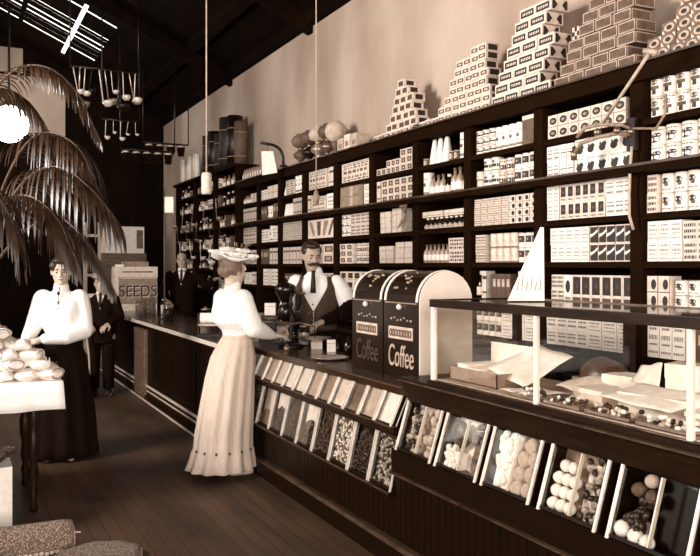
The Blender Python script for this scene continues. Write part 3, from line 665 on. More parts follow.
row(1, 3, [('plain', .05, .52, 5, 2, .215), ('swoosh', .53, 1, 5, 2, .215)])
row(1, 4, [('letter', .06, .22, 2, 2, .18), ('blackoval', .22, .31, 1, 1, .18), ('blackpanel', .315, 1, 6, 1, .18)])
row(1, 5, [('print', 0, .5, 4, 2, .2), ('plain', .5, 1, 3, 2, .2)])
row(2, 0, [('stripecan', 0, .32, 3, 3, .175), ('tallwhite', .33, .76, 4, 1, .17), ('brownbox', .78, .97, 1, 1, .20, .18)])
row(2, 1, [('zig', 0, .12, 1, 2, .13), ('stripecan', .13, .38, 2, 2, .215), ('band', .39, .62, 2, 2, .19), ('sqcan', .63, .98, 3, 2, .20)])
row(2, 2, [('hatch', .0, .58, 5, 4, .195), ('blackdot', .585, 1, 4, 4, .195)])
row(2, 3, [('hatch', .02, .2, 3, 3, .2), ('zig', .24, .68, 4, 2, .205), ('sqcan', .70, 1, 3, 2, .20)])
row(2, 4, [('bottle', 0, .12, 1, 1, .2), ('book', .13, .22, 1, 1, .2), ('darkbook', .3, .6, 4, 1, .18), ('bottle', .64, .95, 3, 1, .2)])
row(2, 5, [('sqcan', 0, .45, 4, 2, .21), ('plain', .46, 1, 3, 2, .21)])
row(3, 0, [('roundtin', 0, .13, 1, 1, .06), ('cone', .14, .56, 3, 1, .21), ('roundtin', .6, .8, 2, 1, .075), ('tallwhite', .82, .96, 1, 1, .2)])
row(3, 1, [('tallwhite', 0, .14, 1, 1, .2), ('pbottle', .16, .48, 3, 1, .17), ('bottle', .5, .62, 1, 1, .16), ('pbottle', .63, .85, 2, 1, .2), ('cone', .87, .99, 1, 1, .18)])
row(3, 2, [('sbottle', .03, .98, 9, 1, .1)])
row(3, 3, [('pbottle', .02, .58, 6, 1, .15), ('letter', .62, .98, 1, 2, .19)])
row(3, 4, [('darkbook', .05, .95, 4, 1, .15)])
row(4, 0, [('dice', .0, .26, 2, 1, .06), ('dice', .27, .62, 3, 2, .12), ('dice', .63, .93, 2, 3, .19)])
row(4, 1, [('book', 0, .12, 1, 1, .2), ('dice', .14, .97, 5, 3, .2)])
row(4, 2, [('parcel', .1, .38, 1, 2, .19, .16), ('parcel', .42, .66, 1, 2, .21, .16)])
row(4, 3, [('parcel', .08, .46, 1, 2, .15, .18), ('parcel', .5, .98, 1, 2, .18, .18)])
row(4, 4, [('band', 0, .95, 6, 1, .14)])
row(5, 0, [('bigprint', .05, .95, 1, 1, .19, .2)])
row(5, 1, [('brownlong', 0, .74, 1, 2, .215, .2), ('print', .78, .97, 1, 3, .2)])
row(5, 2, [('stripecan', 0, .3, 2, 3, .21), ('letter', .36, .98, 4, 2, .21)])
row(5, 3, [('dice', 0, .42, 2, 3, .19), ('band', .48, .95, 3, 2, .19)])
row(5, 4, [('square', 0, .9, 4, 2, .18)])
row(6, 0, [('bigprint', .03, .68, 1, 1, .2, .2), ('book', .74, .95, 1, 1, .2)])
row(6, 1, [('book', .0, .12, 1, 1, .2), ('bigprint', .15, .66, 1, 1, .17, .2), ('plain', .7, .98, 1, 1, .18, .15)])
row(6, 2, [('fan', .0, .98, 1, 1, .2, .2)])
row(6, 3, [('book', .0, .5, 4, 1, .2), ('window', .56, .94, 1, 2, .2)])
row(6, 4, [('dice', .5, .95, 3, 2, .16)])
row(7, 0, [('cone', .0, .14, 1, 1, .15), ('letter', .15, .52, 2, 2, .17), ('tallwhite', .55, .95, 3, 1, .2)])
row(7, 1, [('cone', .02, .46, 4, 1, .16), ('book', .48, .98, 4, 1, .2)])
row(7, 2, [('hatch', 0, .98, 5, 3, .21)])
row(7, 3, [('book', .0, .98, 6, 1, .19)])
row(7, 4, [('darkbook', .1, .9, 5, 1, .15)])
row(8, 0, [('plain', .0, .34, 2, 1, .13), ('parcel', .36, .97, 1, 1, .16, .16)])
row(8, 1, [('darkbook', .0, .3, 2, 1, .17), ('tallwhite', .32, .62, 2, 1, .17), ('darkbook', .64, .95, 2, 1, .19)])
row(8, 2, [('plain', .02, .4, 2, 1, .16), ('tallwhite', .42, .6, 1, 1, .2), ('plain', .62, .97, 2, 1, .19)])
row(8, 3, [('darkbook', .0, .38, 3, 1, .18), ('book', .45, .97, 3, 1, .19)])
row(8, 4, [('plain', .1, .4, 2, 1, .2), ('plain', .55, .95, 2, 1, .2)])
row(9, 0, [('pbottle', .0, .5, 3, 1, .12), ('parcel', .52, .95, 1, 1, .12, .14)])
row(9, 1, [('book', .05, .95, 5, 1, .19)])
row(9, 2, [('bigprint', .08, .92, 1, 1, .21, .2)])
row(9, 3, [('book', .5, .95, 4, 1, .18)])
row(9, 4, [('plain', .1, .5, 2, 1, .15), ('book', .6, .95, 3, 1, .16)])
# white trays that sit over the row of little bottles
for i, f in enumerate((.26, .76)):
    y0, y1 = UP[3]+.05, UP[4]-.05; b = MB().box(-.08, .08, -.15, .15, 0, .045, 'cream').box(-.082, -.08, -.15, .15, .012, .016, 'faint')
    o = b.build('flat_carton', loc=(XS+.11, y1-f*(y1-y0), LEV[2]+.1015)); tag(o, 'flat white carton lying over little bottles, %s one, fourth bay from right' % ('left', 'right')[i], 'carton', 'flat cartons over the bottles')
# tuft of dried grass hanging over the front of a shelf
g = MB(); random.seed(12)
for i in range(60):
    a = random.uniform(-.9, .9); l = random.uniform(.06, .15); s = random.choice((1, 1, -1))
    g.tube([(0, 0, 0), (-.02, .5*l*math.sin(a), s*l*.6), (-.035, l*math.sin(a), s*l*.9)], [.002, .006, .001], 'feather', 5)
tag(g.build('dried_grass_bunch', loc=(XS-.03, UP[4]+.10, 1.93)), 'tuft of dried grass hanging at the shelf edge, fifth bay from right', 'dried grass')
# ================= cartons stacked along the top =================
def stack_box(w, h, d, kind):
    b = MB(); e = .0006; r = MB()
    f = lambda u, v: (-d/2-e, -u*w, v*h); g_ = lambda u, v: (u*d, -w/2-e, v*h)
    def put(fn, poly, k): r.add([fn(*p) for p in poly], [tuple(range(len(poly)))], k)
    bow = lambda: ([(-.4, .12), (.4, .12), (.12, .5), (.4, .88), (-.4, .88), (-.12, .5)])
    if kind == 'black':
        b.box(-d/2, d/2, -w/2, w/2, 0, h, 'cream'); put(f, rect(-.42, .42, .2, .8), 'ink')
        for p, k in words(-.33, .33, .4, .2, 'cream', 3): put(f, p, k) if False else None
        for i in range(6): r.add([(-d/2-.0012, -(-.3+i*.11+q[0])*w, q[1]*h) for q in ((0, .38), (.06, .38), (.06, .62), (0, .62))], [(0, 1, 2, 3)], 'cream')
        put(g_, [(-.42, .1), (-.3, .1), (-.12, .5), (-.3, .9), (-.42, .9)], 'ink'); put(g_, [(.42, .1), (.42, .9), (.3, .9), (.12, .5), (.3, .1)], 'ink')
    elif kind == 'end':
        b.box(-d/2, d/2, -w/2, w/2, 0, h, 'cream'); put(g_, rect(-.3, .3, .2, .8), 'ink'); put(f, rect(-.36, .36, .2, .8), 'mid'); put(g_, rect(-.06, .06, .42, .6), 'cream') if False else None
    elif kind == 'white':
        b.box(-d/2, d/2, -w/2, w/2, 0, h, 'cream'); put(f, rect(-.40, .40, .26, .74), 'mid'); r.add([(-d/2-.0012, -u*w, v*h) for u, v in rect(-.2, .2, .4, .6)], [(0, 1, 2, 3)], 'cream'); put(g_, rect(-.34, .34, .16, .84), 'ink')
    elif kind == 'brick':
        b.box(-d/2, d/2, -w/2, w/2, 0, h, 'brickbox'); 
        for q in (rect(-.47, .47, .05, .13), rect(-.47, .47, .86, .94), rect(-.47, -.43, .13, .86), rect(.43, .47, .13, .86)): put(f, q, 'buff'); put(g_, q, 'buff')
        put(f, rect(-.25, .25, .38, .62), 'mid')
    elif kind == 'check':
        b.box(-d/2, d/2, -w/2, w/2, 0, h, 'cream')
        for i in range(4):
            for j in range(3):
                if (i+j) % 2: put(f, rect(-.5+i*.25, -.25+i*.25, j/3, (j+1)/3), 'ink'); put(g_, rect(-.5+i*.25, -.25+i*.25, j/3, (j+1)/3), 'ink')
    else:
        b.box(-d/2, d/2, -w/2, w/2, 0, h, 'grey'); put(f, oval(0, .5, .36, .36), 'buff'); put(f, [(-.5, .0), (-.3, 0), (-.5, .4)], 'cream'); put(f, [(.5, 1), (.3, 1), (.5, .6)], 'cream'); put(g_, oval(0, .5, .3, .3), 'buff')
        r.add([(-d/2-.0012, -(u)*w, v*h) for u, v in oval(0, .5, .2, .2)], [tuple(range(14))], 'ink')
    n = len(b.v); b.v += r.v
    for q, m_ in zip(r.f, r.m): b.f.append([n+a for a in q]); b.m.append(b.mi(r.mats[m_])); b.s.append(False)
    return b.build('stacked_box')
TXT = {'black': 'white black-labelled box', 'end': 'small dark-ended white box', 'white': 'white box', 'brick': 'brown pale-edged box', 'oval': 'grey oval-labelled box', 'check': 'checked small box'}
def pile(kind, w, h, d, layers, y_left, x, where, group, z0=None, gaps=1.02):
    """layers from the bottom up: (offset from y_left in widths, count)"""
    proto = None; z0 = TOPZ+.0005 if z0 is None else z0
    for L, (off, n) in enumerate(layers):
        for i in range(n):
            y = y_left-(off+i+.5)*w*gaps; rnd = random.Random(L*50+i)
            loc = (x+rnd.uniform(-.006, .006), y, z0+L*h*1.004); rz = rnd.uniform(-.03, .03)
            if proto is None: proto = stack_box(w, h, d, kind); o = proto; o.location = loc; o.rotation_euler = (0, 0, rz)
            else: o = dup(proto, loc, rz)
            tag(o, '%s, %s from left, %s layer up, %s' % (TXT[kind], ORD[i], ORD[L], where), 'box', group)
XT = XS+.085
pile('white', .16, .052, .16, [(0, 4)], 6.42, XT, 'base row left of first pile', 'white boxes laid along the shelf top')
pile('end', .105, .070, .12, [(0, 5), (.7, 4), (1.2, 3), (1.3, 3), (1.7, 2), (2, 1)], 6.22, XT, 'leftmost stepped pile', 'boxes in the leftmost stepped pile', TOPZ+.054)
pile('white', .095, .062, .12, [(0, 10), (3, 7), (4, 6), (4.6, 5), (4.8, 5), (5.4, 4), (5.6, 4), (7.5, 2)], 5.66, XT+.005, 'second stepped pile', 'boxes in the second stepped pile', TOPZ+.0005)
pile('black', .155, .075, .15, [(0, 4), (.3, 3), (.6, 3), (.9, 3), (1.2, 3), (1.5, 2), (1.7, 2), (2, 2)], 4.66, XT+.01, 'tall black-lettered pile', 'black-labelled boxes in the tall pile')
pile('brick', .135, .068, .16, [(0, 5), (.45, 4), (.9, 4), (.95, 4), (1.7, 3), (1.9, 3), (2.3, 2), (2.6, 2)], 3.99, XT+.01, 'brown brick-like pile', 'brown boxes stacked like bricks')
pile('oval', .095, .062, .14, [(0, 8), (.4, 7), (1.5, 6), (2.4, 5), (2.8, 4)], 3.27, XT+.01, 'grey pile at right edge', 'grey boxes at the right edge')
o = stack_box(.085, .085, .1, 'check'); o.location = (XT+.01, 3.81, TOPZ+.0005+4*.068*1.004+.001); tag(o, 'checked white box on the left shoulder of the brown pile', 'box')
print('ITEMS', NIT)
# ================= people =================
def rot(yaw=0, pitch=0, roll=0): return Euler((pitch, roll, yaw), 'XYZ').to_matrix()
def hand(mb, wrist, d, palm, curl, s, k='skin', r=.0078):
    """five separate bent fingers; d points along the hand, palm is the way the palm faces, s = thumb side (+1/-1)"""
    wrist, d, palm = Vector(wrist), Vector(d).normalized(), Vector(palm)
    palm = (palm-d*palm.dot(d)).normalized(); side = d.cross(palm).normalized()*s
    R = Matrix((side, palm, d)).transposed()
    mb.ell(wrist+d*.045, (.037, .015, .05), k, R=R); mb.cap(wrist-d*.01, wrist+d*.03, .024, .026, k)
    for i, (o, L) in enumerate(((.030, .068), (.010, .078), (-.011, .072), (-.031, .056))):
        p = wrist+d*(.082-.006*abs(i-1))+side*o; pts = [wrist+d*.05+side*o*.8, p]; a = 0; dd = d+side*o*.9
        for seg in (.42, .32, .26):
            a += curl*(.7 if seg > .4 else 1); v = (dd.normalized()*math.cos(a)+palm*math.sin(a)); p = p+v*L*seg; pts.append(p)
        mb.chain(pts, [r*1.15, r*1.1, r, r*.92, r*.8], k)
    b = wrist+d*.022+side*.028; pts = [b, b+(d*.5+side*.75+palm*.2).normalized()*.032]; pts.append(pts[-1]+(d*.85+side*.2+palm*.45).normalized()*.03); pts.append(pts[-1]+(d*.9+palm*.5).normalized()*.024)
    mb.chain(pts, [.013, .011, .009, .0075], k)
def head(mb, c, R, s=1.0, k='skin'):
    """c: middle of the head; +y of R is the way the face looks"""
    c = Vector(c); P = lambda x, y, z: c+R @ Vector((x, y, z))*s
    E = lambda p, r: mb.ell(P(*p), tuple(q*s for q in r), k, 16, 10, R=R)
    E((0, -.012, .035), (.073, .092, .082)); E((0, .02, -.02), (.064, .072, .085)); E((0, .05, -.075), (.038, .036, .032)); E((0, .03, -.055), (.052, .055, .05))
    E((0, .082, .035), (.05, .014, .014)); E((0, .080, .045), (.04, .012, .03))
    mb.cap(P(0, .088, .022), P(0, .106, -.018), .009*s, .0125*s, k); E((.010, .096, -.02), (.008, .009, .007)); E((-.010, .096, -.02), (.008, .009, .007))
    E((.036, .072, -.012), (.020, .016, .014)); E((-.036, .072, -.012), (.020, .016, .014))
    E((0, .086, -.044), (.021, .011, .0055)); E((0, .084, -.055), (.018, .011, .007))
    for q in (1, -1):
        E((.073*q, -.008, .0), (.010, .018, .031)); E((.028*q, .076, .008), (.016, .012, .009))
    return P
def face_bits(P, R, parent, s=1.0, brow='hair'):
    for q in (1, -1):
        MB().ell(P(.028*q, .0845, .0085), (.0105*s, .006*s, .0045*s), 'ink', 10, 6, R=R).build('eye', parent)
        MB().tube([P(.013*q, .093, .031), P(.029*q, .092, .036), P(.046*q, .082, .030)], [.003*s, .004*s, .0025*s], brow, 6).build('eyebrow', parent)
    MB().tube([P(-.019, .092, -.049), P(0, .0965, -.0485), P(.019, .092, -.049)], [.0015, .0028*s, .0015], 'mid', 6).build('mouth', parent)
def ring(c, rx, ry, n=32, ph=0, fl=0, k=0, pw=1, tilt=(0, 0)):
    out = []
    for i in range(n):
        a = 2*PI*i/n; f = 1+fl*math.sin(k*a+ph); out.append((c[0]+rx*f*math.cos(a), c[1]+ry*f*math.sin(a), c[2]+tilt[0]*math.cos(a)+tilt[1]*math.sin(a)))
    return out
def body(name, t, k, hd, joints, hands, voxel=.0055):
    """one continuous figure: hd = (centre, rotation, scale); joints = neck, chest, waist, hips, limbs"""
    mb = MB(); mb.mi(k)
    P = head(mb, *hd, k)
    neck = Vector(joints['neck']); mb.cap(neck, P(0, -.012, -.05), .054*joints.get('nk', 1), .05*joints.get('nk', 1), k)
    ch, wa, hp = (Vector(joints[q]) for q in ('chest', 'waist', 'hips')); bw = joints.get('bw', 1)
    mb.ell(ch, (.155*bw, .095, .17), k); mb.ell(wa, (.12*bw, .085, .16), k); mb.ell(hp, (.155*bw, .105, .13), k)
    mb.cap(ch+Vector((0, 0, .08)), neck, .075, .05, k); mb.cap(ch, wa, .09, .085, k); mb.cap(wa, hp, .09, .1, k)
    for q, (sh_, el, wr) in zip((1, -1), joints['arms']):
        mb.cap(ch+Vector((0, 0, .09)), sh_, .06, .05, k); mb.cap(sh_, el, .048, .038, k); mb.cap(el, wr, .037, .024, k)
    for q, (a, b, c_) in zip((1, -1), joints['legs']):
        mb.cap(hp, a, .09, .085, k); mb.cap(a, b, .08, .052, k); mb.cap(b, c_, .05, .036, k); c_ = Vector(c_)
        mb.cap(c_+Vector((0, -.02, -.04)), c_+Vector((0, .12, -.058)), .034, .026, k)
    for h in hands: hand(mb, *h, k=k)
    o = fuse(mb, 'body', t, voxel, 2); o['label'] = joints.get('lab', 'head, neck and bare hands')
    return o, P
V = Vector
# ---- woman in the flowered hat, leaning at the counter ----
t = thing('person', 'woman in white flowered hat, white blouse and long pale skirt leaning on the counter', 'person', (1.86, 5.60, 0), math.atan2(-.98, .20))
hr = rot(.15, -.18); hc = V((.0, -.045, 1.455))
J = dict(neck=(0, -.055, 1.32), chest=(0, -.05, 1.16), waist=(0, -.01, 1.01), hips=(0, -.05, .86), arms=[((.135, -.05, 1.255), (.185, .02, 1.06), (.10, .235, .985)), ((-.135, -.05, 1.255), (-.20, .06, 1.05), (-.06, .26, .985))],
         legs=[((.085, -.05, .78), (.09, -.05, .44), (.09, -.08, .075)), ((-.085, -.05, .78), (-.09, -.04, .44), (-.09, -.08, .075))])
o, P = body('body', t, 'skin', (hc, hr, .95), J, [((.10, .235, .985), (-.2, 1, -.12), (.1, 0, -1), .35, -1), ((-.06, .26, .985), (.15, 1, -.1), (-.1, 0, -1), .35, 1)])
face_bits(P, hr, t, .95, 'hair2')
mb = MB(); mb.mi('hair2')
for a in ((0, -.035, .05, .082, .085, .07), (0, -.085, .0, .06, .05, .055), (.05, -.03, .02, .035, .065, .05), (-.05, -.03, .02, .035, .065, .05), (0, .045, .085, .055, .04, .03)): mb.ell(P(*a[:3]), a[3:], 'hair2', R=hr)
fuse(mb, 'hair', t, .006, 2)
mb = MB(); n = 40
R_ = [ring((0, -.012, .985), .115, .10, n), ring((0, -.012, 1.03), .122, .105, n, .5, .03, 9), ring((0, -.025, 1.09), .155, .155, n, 1, .025, 9), ring((0, -.035, 1.17), .172, .165, n, 2, .02, 9), ring((0, -.048, 1.25), .17, .128, n), ring((0, -.052, 1.305), .125, .09, n), ring((0, -.053, 1.325), .062, .06, n), ring((0, -.05, 1.385), .054, .056, n), ring((0, -.05, 1.39), .045, .047, n)]
mb.loft(R_, 'blouse')
for q, e, w_ in ((1, (.19, .01, 1.06), (.112, .205, .992)), (-1, (-.21, .05, 1.05), (-.07, .23, .992))):
    mb.chain([(.14*q, -.05, 1.26), (.17*q, -.035, 1.17), e, V(e).lerp(V(w_), .55), w_], [.076, .076, .072, .056, .036], 'blouse')
fuse(mb, 'blouse', t, .008, 3)
MB().loft([ring((0, -.012, .965), .118, .103), ring((0, -.012, .985), .122, .107), ring((0, -.012, 1.005), .120, .104)], 'skirt').build('waistband', t)
mb = MB(); n = 120; rs = []
for z, rx, ry, cy, fl in ((1.0, .112, .098, -.012, 0), (.93, .14, .128, -.03, .012), (.84, .168, .16, -.05, .02), (.7, .178, .175, -.075, .03), (.5, .188, .19, -.10, .04), (.3, .195, .205, -.125, .045), (.19, .196, .21, -.130, .045), (.185, .203, .217, -.132, .05), (.12, .215, .23, -.138, .055), (.055, .235, .25, -.146, .06), (.05, .225, .24, -.146, .06)):
    rs.append(ring((0, cy, z), rx, ry, n, .6, fl, 13))
mb.loft(rs, 'skirt'); sk_ = mb.build('skirt', t)
mb = MB()
for i in range(14):
    a = 2*PI*i/14+.2; f = 1+.045*math.sin(13*a+.6); MB().ell((.203*f*math.cos(a), -.132+.217*f*math.sin(a), .188), (.008, .008, .011), 'ink', 8, 6).build('hem_bead', t, )
ht_R = rot(.1, -.12, .05); hb = P(0, -.015, .098)
mb = MB(); prof = []
n = 36; rg = []
for r, z in ((.0, .05), (.05, .055), (.085, .04), (.095, .0), (.12, .006), (.165, .018), (.168, .010), (.12, -.006), (.08, -.012), (.0, -.01)):
    rg.append([tuple(hb+ht_R @ V((r*math.cos(2*PI*i/n), r*1.0*math.sin(2*PI*i/n), z+(.016*math.sin(3*2*PI*i/n) if r > .11 else 0)))) for i in range(n)])
mb.loft(rg, 'blouse'); hat = mb.build('hat', t)
random.seed(4)
mb = MB()
def blossom(mb, c, r):
    for j in range(6):
        a = 2*PI*j/6+random.random(); d = V((math.cos(a), math.sin(a), random.uniform(.1, .5)))
        mb.ell(V(c)+d*r*.55, (r*.55, r*.5, r*.3), 'flower', 8, 6, R=rot(a, random.uniform(-.4, .4)))
    mb.ell(c, r*.5, 'flower', 8, 6)
for i in range(22):
    a = 2*PI*i/13+random.uniform(-.2, .2); rr = (.135 if i < 13 else .07)*random.uniform(.9, 1.1); mb = MB()
    blossom(mb, hb+ht_R @ V((rr*math.cos(a), rr*math.sin(a), .03 if i < 13 else .062)), random.uniform(.034, .048)); mb.build('silk_flower', t, ).parent = hat
for i in range(5):
    a = -.6+i*.5; mb = MB(); p0 = hb+ht_R @ V((.05*math.cos(a), .05*math.sin(a)+.02, .07)); mb.tube([p0, p0+V((.02*math.cos(a), .03*math.sin(a), .04)), p0+V((.06*math.cos(a), .06*math.sin(a), .05))], [.004, .009, .001], 'feather', 6); mb.build('hat_sprig', hat)
# ---- woman by the white table ----
t = thing('person', 'woman in white high-necked blouse and black skirt standing behind the white table', 'person', (.745, 6.62, 0), math.atan2(.24, -1)+PI/2+PI if False else math.radians(164))
hr = rot(.1, -.12); hc = V((0, .0, 1.452))
J = dict(neck=(0, -.01, 1.30), chest=(0, -.01, 1.14), waist=(0, .0, .98), hips=(0, -.01, .84), arms=[((.13, -.01, 1.24), (.205, .03, 1.01), (.225, .19, .925)), ((-.13, -.01, 1.24), (-.18, .05, 1.0), (.115, .235, .945))],
         legs=[((.085, -.01, .76), (.09, 0, .43), (.09, -.02, .075)), ((-.085, -.01, .76), (-.09, 0, .43), (-.09, -.02, .075))])
o, P = body('body', t, 'skin', (hc, hr, .95), J, [((.235, .195, .92), (-.25, .75, -.35), (-1, 0, .1), .5, 1), ((.115, .24, .94), (1, .45, -.25), (0, -.4, -1), .45, -1)])
face_bits(P, hr, t, .95)
mb = MB(); mb.mi('hair')
for a in ((0, -.03, .055, .085, .088, .075), (.055, .02, .055, .035, .05, .045), (-.055, .02, .055, .035, .05, .045), (0, .055, .098, .06, .035, .025), (0, -.03, .12, .04, .04, .025), (0, -.08, .0, .06, .04, .06)): mb.ell(P(*a[:3]), a[3:], 'hair', R=hr)
fuse(mb, 'hair', t, .006, 2)
mb = MB(); n = 40
mb.loft([ring((0, 0, .955), .115, .10, n), ring((0, .0, 1.0), .125, .112, n, .5, .03, 9), ring((0, .015, 1.06), .16, .145, n, 1, .03, 9), ring((0, .005, 1.14), .178, .16, n, 2, .02, 9), ring((0, -.01, 1.23), .172, .125, n), ring((0, -.012, 1.28), .12, .085, n), ring((0, -.01, 1.305), .062, .06, n), ring((0, -.005, 1.362), .054, .056, n), ring((0, -.005, 1.368), .045, .047, n)], 'blouse')
mb.chain([(.135, -.01, 1.24), (.17, .0, 1.14), (.208, .03, 1.01), (.222, .11, .955), (.226, .16, .935)], [.078, .070, .062, .052, .038], 'blouse')
mb.chain([(-.135, -.01, 1.24), (-.16, .01, 1.14), (-.18, .055, 1.0), (-.06, .17, .96), (.075, .225, .95)], [.078, .072, .070, .062, .042], 'blouse')
bl = fuse(mb, 'blouse', t, .008, 3)
for i in range(3): MB().ell((.0, .155-.012*i-.0, 1.14+.05*i-.02), (.008, .006, .008), 'ink', 8, 6).build('button', bl)
MB().tube([(0, .062, 1.335), (.003, .10, 1.28), (0, .135, 1.20)], [.006, .004, .003], 'faint', 6).build('blouse_placket', bl)
MB().ell((0, .115, 1.29), (.012, .008, .016), 'ink', 8, 6).build('brooch', bl)
MB().loft([ring((0, 0, .945), .117, .102), ring((0, 0, .96), .121, .107), ring((0, 0, .985), .120, .105)], 'darkcloth').build('belt', t)
n = 96; rs = [ring((0, cy, z), rx, ry, n, .4, fl, 11) for z, rx, ry, cy, fl in ((.97, .112, .1, 0, 0), (.9, .15, .135, -.01, .01), (.8, .185, .17, -.02, .02), (.6, .215, .2, -.03, .03), (.35, .25, .235, -.04, .045), (.1, .265, .255, -.05, .055), (.03, .275, .265, -.05, .06), (.025, .26, .25, -.05, .06))]
MB().loft(rs, 'darkcloth').build('skirt', t)
# ---- moustached clerk ----
t = thing('person', 'moustached man in brown waistcoat and white shirt working behind the counter', 'person', (2.70, 6.10, 0), math.radians(146))
hr = rot(.45, -.22); hc = V((.03, .05, 1.575))
J = dict(neck=(.015, .01, 1.45), chest=(0, -.01, 1.25), waist=(0, -.01, 1.06), hips=(0, -.02, .90), bw=1.12, nk=1.1, arms=[((.19, .0, 1.37), (.235, .09, 1.14), (.19, .27, 1.0)), ((-.19, .0, 1.37), (-.28, .06, 1.14), (-.10, .25, 1.06))],
         legs=[((.10, -.02, .82), (.10, 0, .46), (.10, -.02, .08)), ((-.10, -.02, .82), (-.10, 0, .46), (-.10, -.02, .08))])
o, P = body('body', t, 'skin2', (hc, hr, 1.02), J, [((.20, .275, .995), (-.3, .8, -.4), (-1, 0, -.2), .6, 1), ((-.10, .255, 1.055), (.75, .55, -.35), (.2, 0, -1), .6, -1)])
face_bits(P, hr, t, 1.02)
mb = MB(); mb.mi('hair')
for a in ((0, -.035, .06, .082, .088, .07), (.055, -.02, .05, .03, .06, .045), (-.055, -.02, .05, .03, .06, .045), (.01, .045, .1, .058, .04, .028)): mb.ell(P(*a[:3]), a[3:], 'hair', R=hr)
fuse(mb, 'hair', t, .006, 2)
MB().tube([P(-.058, .072, -.040), P(-.036, .092, -.046), P(-.012, .108, -.033), P(0, .110, -.036), P(.012, .108, -.033), P(.036, .092, -.046), P(.058, .072, -.040)], [.003, .012, .015, .011, .015, .012, .003], 'hair', 10).build('moustache', t)
mb = MB(); n = 40      # shirt
mb.loft([ring((0, 0, .98), .15, .115, n), ring((0, 0, 1.1), .155, .12, n), ring((0, .0, 1.25), .182, .13, n), ring((0, 0, 1.36), .17, .10, n), ring((0, .0, 1.415), .11, .075, n), ring((.01, .01, 1.44), .066, .063, n), ring((.012, .015, 1.485), .058, .06, n), ring((.012, .015, 1.49), .05, .052, n)], 'blouse')
mb.chain([(.17, 0, 1.36), (.205, .04, 1.26), (.24, .09, 1.14), (.195, .245, 1.01)], [.070, .066, .062, .04], 'blouse'); mb.chain([(-.17, 0, 1.36), (-.235, .03, 1.27), (-.28, .06, 1.15)], [.068, .076, .066], 'blouse')
fuse(mb, 'shirt', t, .008, 3)
mb = MB(); n = 56; vs = []; fs = []; Q = 16
for j in range(Q+1):
    z = .97+.44*j/Q; s_ = j/Q
    rx = [.164, .162, .176, .196, .190, .128]; ry = [.129, .13, .139, .145, .126, .094]; f_ = s_*5; i0 = min(int(f_), 4); g_ = f_-i0
    a_, b_ = rx[i0]+(rx[i0+1]-rx[i0])*g_, ry[i0]+(ry[i0+1]-ry[i0])*g_
    op = .02+max(0, z-1.13)*3.0
    for i in range(n+1):
        a = PI/2+op+(2*PI-2*op)*i/n; vs.append((a_*math.cos(a), b_*math.sin(a), z))
for j in range(Q):
    for i in range(n): fs.append((j*(n+1)+i, j*(n+1)+i+1, (j+1)*(n+1)+i+1, (j+1)*(n+1)+i))
mb.add(vs, fs, 'vest', True); vo = mb.build('waistcoat', t); so = vo.modifiers.new('thick', 'SOLIDIFY'); so.thickness = .008; so.offset = 1
for i in range(4): MB().ell((0.004, .135+.005*(i > 1), 1.02+.055*i), (.007, .005, .007), 'ink', 8, 6).build('button', vo)
MB().tube([(.012, .075, 1.46), (.01, .092, 1.44), (.006, .115, 1.37), (.004, .135, 1.28)], [.02, .014, .020, .024], 'ink', 8).build('necktie', t)
MB().tube([(.02, .146, 1.13), (.05, .145, 1.10), (.09, .132, 1.12)], .003, 'brass', 6).build('watch_chain', t)
MB().chain([(-.275, .058, 1.175), (-.282, .065, 1.13), (-.19, .16, 1.09), (-.115, .235, 1.065)], [.071, .072, .056, .042], 'darkcloth').build('sleeve_guard', t)
MB().loft([ring((0, 0, .99), .163, .125), ring((0, -.01, .9), .17, .13), ring((0, -.02, .78), .185, .13), ring((0, -.02, .74), .19, .12)], 'darkcloth').build('trouser_seat', t)
for q in (1, -1): MB().loft([ring((.09*q, -.02, .8), .095, .11, 24), ring((.10*q, -.01, .46), .08, .085, 24), ring((.10*q, -.03, .09), .07, .09, 24), ring((.10*q, -.03, .08), .06, .08, 24)], 'darkcloth').build('trouser_leg', t)
for q in (1, -1): MB().ell((.10*q, .03, .04), (.048, .14, .045), 'ink', 14, 8).build('shoe', t)
